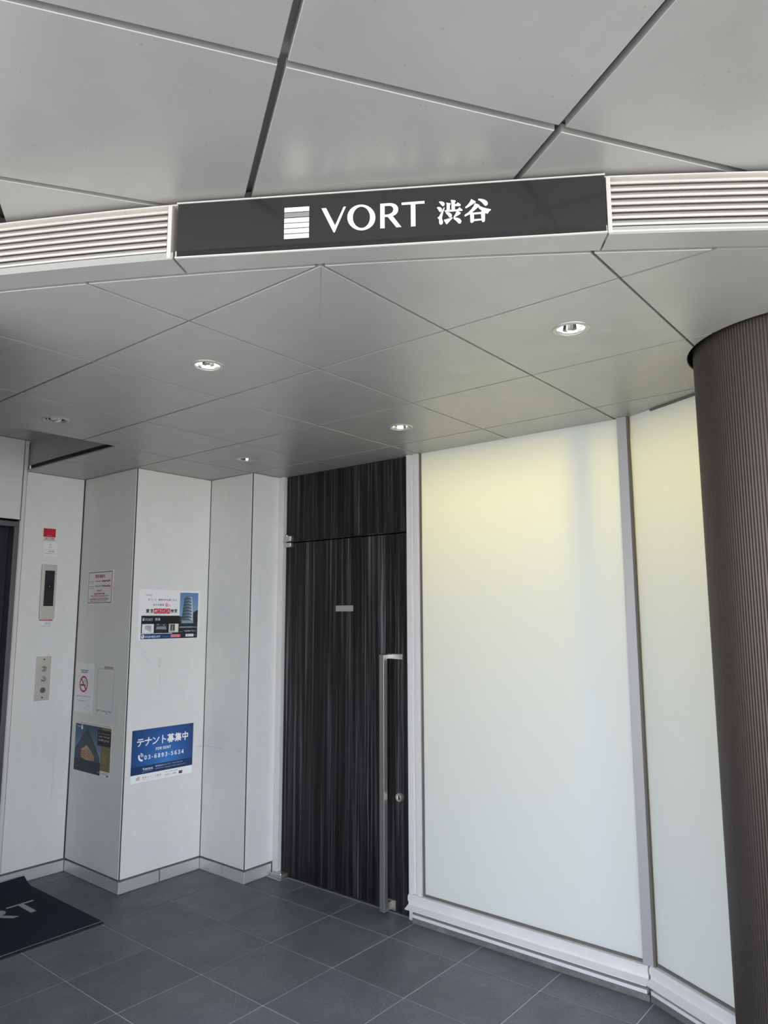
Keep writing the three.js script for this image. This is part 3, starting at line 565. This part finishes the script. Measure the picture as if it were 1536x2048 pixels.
// ------------------------------------------------------------------ lettering for the prints
const KANA = {
  'テ': [[22,20,78,20],[8,44,92,44],[52,44,50,65,40,82,24,94]], 'ナ': [[8,38,92,38],[54,8,54,45,46,72,22,94]], 'ン': [[14,20,38,38],[12,88,45,78,70,55,90,22]], 'ト': [[38,6,38,94],[38,38,82,60]],
  '募': [[8,14,92,14],[32,4,32,24],[68,4,68,24],[26,30,74,30,74,52,26,52,26,30],[26,41,74,41],[6,61,94,61],[44,52,36,66,8,80],[58,61,94,78],[30,78,70,78,68,94,56,96],[48,70,46,84,28,98]],
  '集': [[32,4,12,28],[26,18,26,62],[26,18,90,18],[26,32,84,32],[26,46,84,46],[26,60,92,60],[58,8,56,60],[8,72,92,72],[50,60,50,98],[48,74,12,94],[52,74,90,94]],
  '中': [[14,26,86,26,86,62,14,62,14,26],[50,4,50,98]], '東': [[8,16,92,16],[20,28,80,28,80,58,20,58,20,28],[20,43,80,43],[50,4,50,98],[48,60,8,92],[52,60,92,92]],
  '京': [[50,2,50,16],[8,18,92,18],[24,32,76,32,76,54,24,54,24,32],[50,54,50,94,40,92],[30,64,14,88],[70,64,88,88]], 'オ': [[8,32,92,32],[62,6,62,92,50,88],[60,34,10,82]],
  'フ': [[14,18,84,18,78,52,58,78,28,92]], 'ィ': [[74,34,46,58,20,70],[50,54,50,94]], 'イ': [[80,8,48,40,10,58],[52,38,52,94]], 'ス': [[16,18,78,18,58,56,12,90],[56,54,90,90]], '・': [[48,50,52,50]],
  '検': [[4,28,40,28],[22,4,22,98],[22,32,6,62],[22,36,38,52],[68,4,42,36],[68,4,96,36],[54,34,84,34],[50,46,88,46,88,64,50,64,50,46],[68,34,66,70,40,96],[68,68,96,96]],
  '索': [[10,14,90,14],[50,2,50,26],[10,40,10,28,90,28,90,40],[54,34,30,48,60,50,28,64],[24,66,82,62],[50,64,50,98],[32,74,14,92],[68,74,88,92]],
  '事': [[6,14,94,14],[24,24,76,24,76,38,24,38,24,24],[20,50,80,50,80,76],[4,63,96,63],[20,76,80,76],[50,2,50,94,38,90]],
  '務': [[8,14,44,14,28,30],[14,24,30,36],[4,42,46,42],[28,42,28,94],[26,48,6,72],[64,4,50,30],[58,16,90,16,50,46],[62,24,94,46],[50,60,88,60,84,92,74,90],[70,50,66,70,46,94]],
  '所': [[8,12,46,12],[14,28,42,28,42,50,14,50],[14,28,14,60,4,94],[88,8,58,18],[58,18,58,56,48,92],[58,46,96,46],[78,46,78,96]], 'を': [[12,20,80,20],[46,4,40,30,16,58],[30,46,50,40,56,70],[86,40,40,66,38,86,56,94,84,92]],
  'お': [[8,28,60,28],[34,6,34,80,22,90,10,78,30,60,64,50,88,64,84,84,62,92],[72,16,92,32]], '探': [[4,30,36,30],[22,6,22,92,12,88],[4,64,38,52],[46,24,46,12,94,12,94,24],[62,20,50,40],[78,20,92,38],[44,54,96,54],[70,38,70,98],[68,56,44,86],[72,56,96,86]],
  'し': [[30,6,30,72,44,92,66,88,84,66]], 'な': [[8,24,56,24],[34,4,14,56],[70,14,92,28],[66,36,66,80,50,92,32,82,46,70,66,74,88,90]], 'ら': [[36,6,62,16],[28,26,22,64,50,48,76,56,76,78,38,94]],
  '仲': [[28,4,6,46],[20,32,20,96],[40,28,92,28,92,62,40,62,40,28],[66,6,66,98]], '介': [[50,4,6,50],[50,4,94,50],[36,44,32,72,14,96],[64,44,64,96]], '手': [[76,8,22,16],[14,34,86,34],[6,56,94,56],[50,14,50,92,38,88]],
  '数': [[28,4,28,48],[6,24,50,24],[12,8,18,18],[44,8,38,18],[26,26,8,44],[30,26,48,42],[26,52,14,72,40,92],[4,66,50,66],[40,56,10,94],[66,4,54,36],[60,22,96,22],[86,22,76,60,52,96],[62,34,76,70,96,96]],
  '料': [[26,4,26,96],[4,44,48,44],[10,12,16,28],[42,12,36,28],[24,48,6,78],[28,50,46,68],[58,16,68,26],[56,40,66,50],[52,68,96,58],[82,4,82,98]], '円': [[14,96,14,12,86,12,86,94,74,92],[50,12,50,52],[14,52,86,52]],
  '株': [[4,30,40,30],[22,6,22,98],[22,34,6,64],[22,36,38,52],[56,8,48,34],[52,24,92,24],[44,48,96,48],[70,4,70,98],[68,50,44,84],[72,50,96,84]], '式': [[6,26,92,26],[62,4,70,60,92,94,96,76],[14,50,52,50],[32,50,32,84],[8,90,54,80],[78,6,88,16]],
  '会': [[50,4,6,44],[50,4,94,44],[30,40,70,40],[12,58,88,58],[44,58,24,90,76,84],[64,70,84,96]], '社': [[20,4,30,14],[6,26,40,26,6,66],[24,48,24,96],[30,50,42,62],[50,36,94,36],[72,8,72,92],[44,92,98,92]],
  'ボ': [[10,34,76,34],[46,12,46,92,36,88],[28,50,12,78],[62,50,80,78],[76,6,82,18],[88,4,94,16]], 'ル': [[30,14,30,56,8,90],[58,10,58,86,94,54]], 'ッ': [[22,46,28,62],[46,40,52,56],[84,42,70,76,38,94]], 'ク': [[40,6,12,46],[36,18,82,18,68,60,26,94]],
  '先': [[30,8,14,34],[22,24,80,24],[50,4,50,46],[6,48,94,48],[36,48,30,74,6,94],[62,48,62,88,92,90,94,74]], '急': [[38,4,16,24],[34,12,68,12,58,26],[18,28,78,28,78,58,18,58],[18,43,78,43],[14,70,8,88],[34,68,36,92,70,92,72,80],[52,66,58,76],[82,68,92,84]],
  '連': [[10,8,20,18],[6,36,22,36,22,72,8,88],[22,76,44,92,96,92],[36,16,94,16],[42,28,88,28,88,54,42,54,42,28],[42,41,88,41],[34,66,96,66],[65,4,65,82]], '絡': [[24,4,8,28,28,32],[40,16,10,50,44,50],[26,50,26,96],[12,64,8,86],[38,62,44,82],[66,4,48,34],[60,16,88,16,50,56],[58,26,96,54],[56,64,90,64,90,92,56,92,56,64]],
  '緊': [[8,8,46,8],[8,8,8,40,48,40],[8,20,40,20,40,30,8,30],[54,8,88,8,54,42],[60,20,94,42],[46,44,28,56,64,58,24,72],[20,74,84,70],[52,72,52,98],[32,80,14,94],[70,80,90,94]],
};
function jp(g, text, x, y, size, weight, color, pitch = 1.06) {     // top-left at x, y
  g.strokeStyle = color; g.lineWidth = weight * size; g.lineCap = 'round'; g.lineJoin = 'round';
  for (const ch of text) {
    for (const s of KANA[ch] ?? []) { g.beginPath(); for (let i = 0; i < s.length; i += 2) g[i ? 'lineTo' : 'moveTo'](x + s[i] / 100 * size, y + s[i + 1] / 100 * size); g.stroke(); }
    x += size * pitch;
  }
  return x;
}
function outline(g, polys, holes, x, y, k, color) {                // sign outlines in millimetres, k pixels each, origin at their lower left
  g.fillStyle = color; g.beginPath();
  for (const p of [...polys, ...holes]) { p.forEach(([a, b], i) => g[i ? 'lineTo' : 'moveTo'](x + (a - 656) * k, y - (b - 44) * k)); g.closePath(); }
  g.fill('evenodd');
}
const shibuya = (g, x, y, k, c) => { outline(g, GLYPHS.shibu, [], x, y, k, c); outline(g, GLYPHS.tani, GLYPHS.tani_holes, x, y, k, c); };
function line(g, x, y, w, h, color) {                              // print too small to read
  g.fillStyle = color;
  for (let t = 0; t < w;) { const s = h * (0.5 + rnd() * 0.6); g.globalAlpha = 0.45 + 0.5 * rnd(); g.fillRect(x + t, y + h * 0.25 * rnd(), Math.min(s * 0.8, w - t), h * (0.35 + 0.4 * rnd())); t += s; }
  g.globalAlpha = 1;
}
const say = (g, t, x, y, font, color, align = 'left', spacing = 0) => { g.font = font; g.fillStyle = color; g.textAlign = align; g.textBaseline = 'alphabetic'; if (spacing) { for (const c of t) { g.fillText(c, x, y); x += g.measureText(c).width + spacing; } } else g.fillText(t, x, y); };

// a sheet on a wall: corners given on the wall, front face printed
const paperEdge = std({ color: lin(0.8, 0.8, 0.78), roughness: 0.7 });
function sheet(name, label, category, wall, a0, a1, y0, y1, tex, thick = 0.0012, rough = 0.5, tilt = 0) {
  const w = a1 - a0, h = y1 - y0, ca = (a0 + a1) / 2, cy = (y0 + y1) / 2;
  const o = wall === 'A' ? [[ca, cy, XA + thick / 2 + 0.0004], 0] : wall === 'B' ? [[XB - thick / 2 - 0.0004, cy, ca], -Math.PI / 2] : [[ca, cy, ZC + thick / 2 + 0.0004], 0];
  const m = std({ map: tex, roughness: rough });
  const mesh = new THREE.Mesh(bx(w, h, thick), [paperEdge, paperEdge, paperEdge, paperEdge, m, paperEdge]);
  mesh.name = numbered(name); mesh.castShadow = mesh.receiveShadow = true; mesh.position.set(...o[0]); mesh.rotation.y = o[1]; mesh.rotation.z = tilt; scene.add(mesh);
  return tag(mesh, label, category);
}
// office search poster
sheet('office_poster', 'white and black office rental poster with a round tower photo', 'poster', 'C', 0.304, 0.737, 1.396, 1.693, canvasTexture(1280, 880, (g, w, h) => {
  g.fillStyle = '#f3f1f2'; g.fillRect(0, 0, w, h);
  // tower photograph
  const sk = g.createLinearGradient(0, 40, 0, 700); sk.addColorStop(0, '#5f86b3'); sk.addColorStop(1, '#9db9d6'); g.fillStyle = sk; g.fillRect(842, 40, 402, 800);
  g.fillStyle = '#20262e'; g.beginPath(); g.moveTo(1140, 400); g.lineTo(1244, 350); g.lineTo(1244, 700); g.lineTo(1140, 700); g.fill();
  const tw = g.createLinearGradient(900, 0, 1140, 0); tw.addColorStop(0, '#44586b'); tw.addColorStop(0.6, '#71879a'); tw.addColorStop(0.93, '#d5dde4'); tw.addColorStop(1, '#7c8a98');
  g.fillStyle = tw; g.beginPath(); g.moveTo(940, 130); g.quadraticCurveTo(1020, 60, 1105, 130); g.lineTo(1150, 600); g.lineTo(880, 600); g.closePath(); g.fill();
  g.strokeStyle = '#283540'; g.lineWidth = 15; for (let k = 0; k < 8; k++) { g.beginPath(); g.moveTo(934 - k * 6, 165 + k * 56); g.quadraticCurveTo(1030, 125 + k * 56, 1090 + k * 4, 165 + k * 56); g.stroke(); }
  g.fillStyle = '#8b9fae'; g.fillRect(860, 545, 290, 60); g.fillStyle = '#232a33'; g.fillRect(842, 600, 402, 60); g.fillStyle = '#9aa0a4'; g.fillRect(820, 665, 424, 14); g.fillStyle = '#1d2025'; g.fillRect(700, 680, 544, 90);
  g.fillStyle = '#2c3a2c'; for (let k = 0; k < 60; k++) { g.beginPath(); g.arc(850 + rnd() * 40, 480 + rnd() * 140, 4 + rnd() * 8, 0, 7); g.fill(); }
  // black band with three small pictures
  g.fillStyle = '#111316'; g.fillRect(60, 460, 790, 310); const fade = g.createLinearGradient(640, 0, 860, 0); fade.addColorStop(0, '#111316'); fade.addColorStop(1, 'rgba(30,34,40,0)'); g.fillStyle = fade; g.fillRect(640, 460, 220, 310);
  for (let k = 0; k < 6; k++) { g.fillStyle = k === 1 ? '#999' : '#f2f2ee'; g.fillRect(86, 500 + k * 8.4, 36, 6.4); }
  say(g, 'VORT', 136, 550, '58px serif', '#e6e6e2'); shibuya(g, 336, 552, 0.85, '#e6e6e2');
  g.fillStyle = '#eef0f1'; g.fillRect(80, 606, 236, 160); g.fillStyle = '#b9bcbf'; g.beginPath(); g.moveTo(130, 650); g.lineTo(170, 625); g.lineTo(268, 632); g.lineTo(262, 755); g.lineTo(140, 690); g.fill();
  g.strokeStyle = '#8c8f93'; g.lineWidth = 3; for (let k = 0; k < 5; k++) { g.beginPath(); g.moveTo(140 + k * 18, 640); g.lineTo(262, 660 + k * 18); g.stroke(); }
  g.fillStyle = '#3b4046'; g.fillRect(352, 606, 232, 156); g.fillStyle = '#8e959b'; g.beginPath(); g.moveTo(360, 700); g.lineTo(380, 655); g.lineTo(560, 650); g.lineTo(580, 705); g.fill(); g.fillStyle = '#262a2f'; g.fillRect(352, 708, 232, 54); g.fillStyle = '#dfe3e6'; g.fillRect(385, 612, 30, 10); g.fillRect(510, 618, 26, 10);
  g.fillStyle = '#c9c8c2'; g.fillRect(622, 606, 210, 156); g.fillStyle = '#3d3f3d'; g.fillRect(660, 620, 90, 110); g.fillStyle = '#8d8d86'; g.fillRect(684, 636, 36, 88); g.fillStyle = '#efe9dd'; g.fillRect(756, 606, 60, 140);
  line(g, 262, 772, 60, 10, '#aaa'); line(g, 500, 772, 50, 10, '#aaa'); line(g, 850, 745, 70, 14, '#ccc'); line(g, 945, 725, 268, 34, '#d8d8d8');
  // blue foot
  g.fillStyle = '#173a72'; g.fillRect(60, 780, 640, 88); g.fillStyle = '#1b2433'; g.fillRect(700, 770, 544, 98);
  g.fillStyle = '#f0f2f5'; g.beginPath(); g.arc(102, 826, 34, 0, 7); g.fill(); g.strokeStyle = '#173a72'; g.lineWidth = 13; g.beginPath(); g.arc(116, 812, 24, 1.9, 3.6); g.stroke();
  say(g, '0120-023-017', 150, 846, 'bold 50px sans-serif', '#f2f4f7'); line(g, 498, 826, 150, 16, '#9fb4d6');
  g.fillStyle = '#e06377'; g.fillRect(668, 795, 210, 56); line(g, 690, 803, 160, 16, '#fff'); line(g, 690, 827, 160, 16, '#fff'); g.fillStyle = '#f4f4f4'; g.fillRect(988, 795, 176, 46); line(g, 1000, 806, 140, 22, '#555'); line(g, 1184, 806, 34, 20, '#eee');
  // headings
  say(g, 'Vortex', 128, 108, '40px serif', '#55565a');
  jp(g, 'オフィス・事務所をお探しなら', 176, 158, 40, 0.085, '#2b2b2f', 1.065);
  jp(g, '仲介手数料', 282, 248, 42, 0.085, '#2b2b2f', 1.12); say(g, '0', 540, 300, 'bold 92px serif', '#c9263d'); jp(g, '円', 606, 258, 40, 0.085, '#d4576a');
  jp(g, '東京', 140, 340, 78, 0.13, '#1b1b1d', 1.08);
  'オフィス'.split('').forEach((c, k) => { g.fillStyle = '#c4172f'; g.fillRect(304 + k * 85, 334, 80, 88); jp(g, c === 'ィ' ? 'イ' : c, 314 + k * 85, 348, 60, 0.14, '#fbe9ea'); });
  jp(g, '検索', 648, 340, 70, 0.12, '#1b1b1d', 1.08); line(g, 82, 440, 360, 12, '#9a9a9e');
}));
// tenants wanted poster
sheet('rental_poster', 'blue tenants wanted poster with a large phone number', 'poster', 'C', 0.2985, 0.7205, 0.583, 0.879, canvasTexture(1280, 900, (g, w, h) => {
  const b = g.createRadialGradient(700, 640, 60, 640, 420, 760); b.addColorStop(0, '#3f86cc'); b.addColorStop(0.45, '#2f62a8'); b.addColorStop(1, '#22406f'); g.fillStyle = b; g.fillRect(0, 0, w, h);
  g.fillStyle = '#1c3766'; g.fillRect(0, 628, w, 272); g.fillStyle = '#fdfdfd'; g.fillRect(0, 764, w, 136);
  jp(g, 'テナント募集中', 96, 138, 150, 0.135, '#ffffff', 1.035);
  say(g, 'FOR RENT', 640, 392, 'bold 68px sans-serif', '#ffffff', 'center');
  say(g, '03-6893-5634', 258, 524, 'bold 100px sans-serif', '#ffffff', 'left', 19);
  g.strokeStyle = '#fff'; g.lineCap = 'round'; g.lineWidth = 34; g.beginPath(); g.moveTo(150, 446); g.quadraticCurveTo(150, 520, 216, 530); g.stroke(); g.lineWidth = 9; for (const r of [22, 40, 58]) { g.beginPath(); g.arc(178, 462, r, -1.45, 0.1); g.stroke(); }
  say(g, 'Vortex', 232, 706, 'bold 62px serif', '#ffffff'); g.strokeStyle = '#cfd9ea'; g.lineWidth = 4; g.beginPath(); g.moveTo(222, 738); g.quadraticCurveTo(330, 712, 420, 728); g.stroke();
  jp(g, '株式会社ボルテックス', 490, 652, 30, 0.11, '#f0f4fa', 1.05); line(g, 830, 656, 230, 24, '#e8eef8'); line(g, 490, 702, 640, 22, '#b9c8e2');
  g.fillStyle = '#c9a7a6'; for (let k = 0; k < 4; k++) g.fillRect(112 + k * 19, 812 - k * 9 + (k === 3 ? 14 : 0), 14, 50 + k * 9 - (k === 3 ? 14 : 0));
  jp(g, '東京オフィス検索', 236, 812, 38, 0.07, '#6f6f73', 1.28); line(g, 236, 864, 370, 10, '#b9b9bc');
  line(g, 690, 796, 280, 18, '#8d8d90'); g.strokeStyle = '#c2c2c4'; g.lineWidth = 2; g.strokeRect(690, 828, 280, 50); jp(g, '東京オフィス検索', 706, 838, 26, 0.09, '#444447', 1.1); g.fillStyle = '#2c2d30'; g.fillRect(990, 824, 74, 50); line(g, 1004, 838, 46, 20, '#fff');
}), 0.0012, 0.4);
// dusk building poster
sheet('building_poster', 'dark blue poster of a corner building at dusk with a gold side band', 'poster', 'B', -1.256, -0.844, 0.605, 0.900, canvasTexture(1280, 920, (g, w, h) => {
  g.fillStyle = '#3a5a7a'; g.fillRect(0, 0, w, h); const s = g.createLinearGradient(0, 60, 0, 640); s.addColorStop(0, '#31506f'); s.addColorStop(1, '#8fa0b4'); g.fillStyle = s; g.fillRect(0, 60, 960, 860);
  g.fillStyle = '#3b4656'; g.beginPath(); g.moveTo(440, 90); g.lineTo(20, 520); g.lineTo(0, 800); g.lineTo(960, 800); g.lineTo(900, 600); g.closePath(); g.fill();
  g.strokeStyle = '#5f6d7d'; g.lineWidth = 6; for (let k = 0; k < 6; k++) { g.beginPath(); g.moveTo(60 + k * 4, 560 + k * 26); g.lineTo(440, 250 + k * 42); g.lineTo(900, 640 + k * 20); g.stroke(); }
  g.fillStyle = '#c9a08a'; g.beginPath(); g.moveTo(240, 520); g.lineTo(440, 430); g.lineTo(720, 600); g.lineTo(720, 690); g.lineTo(430, 700); g.lineTo(240, 660); g.fill();
  g.fillStyle = '#54402f'; for (let k = 0; k < 3; k++) { g.fillRect(250, 545 + k * 42, 170, 9); g.save(); g.translate(450, 500 + k * 50); g.rotate(0.38); g.fillRect(0, 0, 290, 9); g.restore(); } for (let k = 0; k < 10; k++) g.fillRect(260 + k * 48, 480 + Math.abs(k - 4) * 18, 8, 210);
  g.fillStyle = '#2b3140'; g.fillRect(0, 700, 960, 220); for (let k = 0; k < 24; k++) { g.fillStyle = `rgba(190,190,190,${0.1 + 0.3 * rnd()})`; g.fillRect(300 + rnd() * 600, 790 + rnd() * 40, 6 + rnd() * 14, 5); }
  line(g, 40, 836, 170, 12, '#aeb4bd'); line(g, 850, 850, 80, 34, '#aeb4bd');
  g.fillStyle = '#7e7350'; g.fillRect(945, 60, 335, 790); g.fillStyle = s; g.fillRect(945, 60, 10, 70); g.fillStyle = '#26292f'; g.fillRect(812, 110, 468, 280);
  line(g, 850, 160, 390, 22, '#c4c0b4'); line(g, 850, 212, 390, 30, '#e6e2d6'); line(g, 842, 268, 360, 52, '#d9d4c6'); for (let k = 0; k < 8; k++) line(g, 1000, 520 + k * 22, 120 + rnd() * 90, 11, '#c9bd8c');
  g.fillStyle = '#ecebe8'; g.fillRect(0, 0, w, 58); line(g, 30, 26, 900, 16, '#77787c'); line(g, 980, 22, 260, 20, '#4b4c50'); g.fillRect(945, 826, 335, 94); g.fillStyle = '#ecebe8'; g.fillRect(945, 826, 335, 94); line(g, 970, 838, 290, 14, '#88898d'); line(g, 970, 866, 260, 18, '#66676b'); g.fillStyle = '#3a3b3e'; g.fillRect(1170, 888, 66, 22);
  say(g, 'Vortex', 46, 122, '44px serif', '#dfe5ec'); g.fillStyle = '#dfe5ec'; g.beginPath(); g.arc(236, 122, 38, 0, 7); g.fill(); g.beginPath(); g.arc(240, 82, 20, 0, 7); g.fill();
}), 0.0012, 0.55);
// no smoking notice
sheet('no_smoking_notice', 'white no smoking notice with a red barred circle', 'notice', 'B', -1.289, -1.078, 0.949, 1.246, canvasTexture(640, 900, (g, w, h) => {
  g.fillStyle = '#f4f3f3'; g.fillRect(0, 0, w, h);
  line(g, 168, 118, 280, 30, '#333'); line(g, 198, 152, 216, 28, '#333'); line(g, 168, 122, 280, 24, '#333'); line(g, 198, 156, 216, 22, '#333');
  g.fillStyle = '#2a2a2a'; g.fillRect(190, 386, 180, 30); g.strokeStyle = '#444'; g.lineWidth = 6; g.beginPath(); g.arc(330, 300, 24, 0, 5); g.stroke(); g.beginPath(); g.arc(360, 350, 24, 3, 8); g.stroke();
  g.strokeStyle = '#bb2f41'; g.lineWidth = 34; g.beginPath(); g.arc(300, 382, 134, 0, 7); g.stroke(); g.beginPath(); g.moveTo(212, 284); g.lineTo(392, 482); g.stroke();
  line(g, 70, 598, 500, 18, '#555'); line(g, 70, 622, 30, 16, '#777'); line(g, 66, 680, 340, 18, '#666'); line(g, 480, 752, 76, 18, '#444');
  g.strokeStyle = 'rgba(140,140,140,0.6)'; g.lineWidth = 4; g.beginPath(); g.moveTo(40, 300); g.quadraticCurveTo(60, 250, 170, 226); g.stroke();
}));
// emergency contact notice in red
sheet('contact_notice', 'white contact notice with red print and a dark red border', 'notice', 'B', -1.208, -0.909, 1.608, 1.817, canvasTexture(1000, 700, (g, w, h) => {
  g.fillStyle = '#efeaec'; g.fillRect(0, 0, w, h); g.strokeStyle = '#74303f'; g.lineWidth = 14; g.strokeRect(44, 34, w - 88, h - 68);
  jp(g, '緊急連絡先', 300, 82, 74, 0.12, '#a02940', 1.05);
  for (const y of [200, 306]) { line(g, 80, y + 8, 190, 36, '#9a4a5c'); line(g, 320, y, 200, 46, '#9a4a5c'); line(g, 545, y - 2, 360, 52, '#a03a50'); line(g, 560, y + 10, 340, 36, '#a03a50'); }
  line(g, 120, 258, 120, 16, '#6b5a60'); line(g, 90, 362, 170, 20, '#8b3348');
  line(g, 400, 396, 190, 44, '#a23a50'); line(g, 280, 460, 420, 46, '#b02a44'); line(g, 300, 466, 400, 36, '#b02a44'); line(g, 160, 512, 680, 26, '#a82a42'); line(g, 160, 514, 680, 22, '#a82a42'); line(g, 200, 546, 600, 24, '#a82a42'); line(g, 110, 580, 740, 28, '#33353a'); line(g, 110, 582, 740, 24, '#33353a'); line(g, 110, 618, 660, 28, '#33353a');
}));
// stickers and fittings by the lift
sheet('security_sticker', 'red and white security company sticker above the intercom', 'sticker', 'A', 0.001, 0.078, 2.002, 2.079, canvasTexture(400, 400, (g) => {
  g.fillStyle = '#e9e8e6'; g.fillRect(0, 0, 400, 400); g.fillStyle = '#c8102e'; g.fillRect(0, 0, 400, 276); line(g, 120, 216, 160, 20, '#f3c9cf'); line(g, 160, 250, 80, 16, '#f3c9cf');
  say(g, 'SECOM', 200, 358, 'bold 96px sans-serif', '#26332f', 'center'); g.fillStyle = '#b4475a'; g.fillRect(0, 374, 400, 16);
}), 0.0008);
sheet('white_sticker', 'small square white sticker between the red sticker and intercom', 'sticker', 'A', 0.003, 0.093, 1.904, 1.991, canvasTexture(400, 400, (g) => {
  g.fillStyle = '#f0efed'; g.fillRect(0, 0, 400, 400); g.fillStyle = '#3a3a3a'; g.beginPath(); g.moveTo(190, 40); g.lineTo(226, 40); g.lineTo(208, 66); g.fill(); for (let k = 0; k < 4; k++) line(g, 160, 88 + k * 22, 92, 14, '#9a9a98'); line(g, 50, 212, 290, 16, '#6c6c6a'); line(g, 150, 244, 170, 36, '#5a5a58'); line(g, 50, 302, 300, 18, '#4c4c4a');
}), 0.002);
sheet('lift_sticker', 'small white sticker with a red band under the intercom', 'sticker', 'A', 0.009, 0.092, 1.466, 1.516, canvasTexture(400, 240, (g) => {
  g.fillStyle = '#eae9e7'; g.fillRect(0, 0, 400, 240); g.fillStyle = '#b8324a'; g.fillRect(0, 0, 400, 36); line(g, 60, 8, 220, 20, '#f0d5da'); line(g, 170, 60, 210, 26, '#444'); line(g, 170, 96, 160, 26, '#444'); line(g, 170, 132, 200, 22, '#444'); line(g, 40, 186, 320, 20, '#555');
}), 0.0008);
{
  const t = thing('intercom_panel', 'tall steel intercom panel with a dark screen', 'intercom', [0.0485, 1.521, XA]);
  part(t, 'face_plate', rb(0.092, 0.332, 0.016, 0.003, 0, 0.166, 0.0085), std({ color: lin(0.60, 0.575, 0.53), metalness: 0.6, roughness: 0.42 }));
  const s = part(t, 'dark_screen', rb(0.060, 0.218, 0.003, 0.001, 0.0015, 0.186, 0.0175), phy({ color: lin(0.006, 0.008, 0.014), roughness: 0.15 }), null, 'glossy dark screen');
  part(s, 'camera_lens', new THREE.CylinderGeometry(0.011, 0.011, 0.002, 28).rotateX(Math.PI / 2).translate(0.002, 0.262, 0.0195), phy({ color: lin(0.012, 0.013, 0.02), roughness: 0.05 }));
  part(s, 'speaker_block', span(-0.022, 0.024, 0.195, 0.222, 0.0188, 0.0198), M.rubber);
  part(s, 'indicator', new THREE.SphereGeometry(0.002, 10, 8).translate(0.002, 0.198, 0.020), M.white);
}
{
  const t = thing('call_button_plate', 'small steel lift call plate with three round buttons', 'button plate', [0.052, 1.03, XA]);
  part(t, 'face_plate', rb(0.091, 0.263, 0.005, 0.0012, 0, 0.1315, 0.003), std({ color: lin(0.58, 0.555, 0.505), metalness: 0.65, roughness: 0.4 }));
  const btn = new THREE.LatheGeometry([[0.0001, 0.006], [0.010, 0.006], [0.0115, 0.0045], [0.0122, 0.003], [0.0150, 0.0045], [0.0165, 0.003], [0.0165, 0]].map(([a, b]) => new THREE.Vector2(a, b)), 36).rotateX(Math.PI / 2);
  const bm = std({ color: lin(0.42, 0.41, 0.40), metalness: 0.9, roughness: 0.25, side: THREE.DoubleSide });
  for (const [y, i] of [[0.189, 0], [0.128, 1], [0.061, 2]]) {
    const b = part(t, i < 2 ? 'push_button' : 'key_switch', btn, i < 2 ? bm : std({ color: lin(0.16, 0.16, 0.16), metalness: 0.8, roughness: 0.35, side: THREE.DoubleSide }), [0.002, y, 0.0055]);
    if (i === 2) part(b, 'key_slot', bx(0.003, 0.009, 0.001, 0, 0, 0.0064), M.black);
  }
  for (const y of [0.245, 0.017]) part(t, 'screw', new THREE.CylinderGeometry(0.0045, 0.0045, 0.002, 16).rotateX(Math.PI / 2), M.black, [0.001, y, 0.006]);
}

// ------------------------------------------------------------------ entrance mat, its back edge turned up against the skirting
{
  const x0 = -1.10, x1 = 0.010, zf = -0.414, zb = -1.288;
  const m = thing('entrance_mat', 'navy entrance mat with pale letters, curled up at the wall', 'mat', [0, 0, 0]);
  const lift = (x, z) => { const t = Math.max(0, (-1.18 - z) / (-1.18 - zb)); return 0.034 * t * t * (1 + 0.15 * Math.sin(x * 9)); };
  const build = (ax0, ax1, az0, az1, base, t, nx, nz) => {
    const g = new THREE.BoxGeometry(ax1 - ax0, t, az1 - az0, nx, 1, nz).translate((ax0 + ax1) / 2, base + t / 2, (az0 + az1) / 2), p = g.attributes.position;
    for (let i = 0; i < p.count; i++) p.setY(i, p.getY(i) + lift(p.getX(i), p.getZ(i)));
    g.computeVertexNormals(); return metreUV(g);
  };
  const pile = dataTexture(256, 256, (x, y) => { const v = 26 + 10 * (rnd() - 0.5) + 6 * tile2(x, y, 256, 9, 61, 3) + (rnd() < 0.0012 ? 60 : 0); return [v * 0.95, v * 1.12, v * 1.75]; }, true, [5, 5]);
  part(m, 'mat_pile', build(x0 + 0.02, x1 - 0.004, zb, zf - 0.026, 0.003, 0.007, 40, 40), std({ map: pile, roughness: 1, bumpMap: pile, bumpScale: 0.002 }));
  part(m, 'rubber_edge', merge([build(x0, x1, zb, zf, 0.0005, 0.004, 40, 40)]), M.rubber);
  const letter = std({ color: lin(0.42, 0.42, 0.40), roughness: 1 });
  const k = 0.00256, place = (p) => p.map(([a, b]) => new THREE.Vector2(-0.087 - (624.9 - a) * k, (b - 46) * k + 0.811));
  const flat = (o, hs = []) => { const s = new THREE.Shape(place(o)); for (const q of hs) s.holes.push(new THREE.Path(place(q))); const g = new THREE.ExtrudeGeometry(s, { depth: 0.0012, bevelEnabled: false }); g.rotateX(-Math.PI / 2); g.translate(0, 0.0096, 0); return g; };
  part(m, 'letter_v', flat(GLYPHS.V[0]), letter); part(m, 'letter_o', flat(GLYPHS.O[0], [GLYPHS.O[1]]), letter); part(m, 'letter_r', flat(GLYPHS.R[0], [GLYPHS.R[1]]), letter); part(m, 'letter_t', flat(GLYPHS.T[0]), letter);
  const st = []; for (let x = x0 + 0.03; x < x1 - 0.008; x += 0.0085) st.push(bx(0.0045, 0.001, 0.0018, x, 0.0062, zf - 0.020));
  const s = part(m, 'edge_stitching', merge(st), M.white); s.userData.kind = 'stuff';
}

renderer.render(scene, camera);
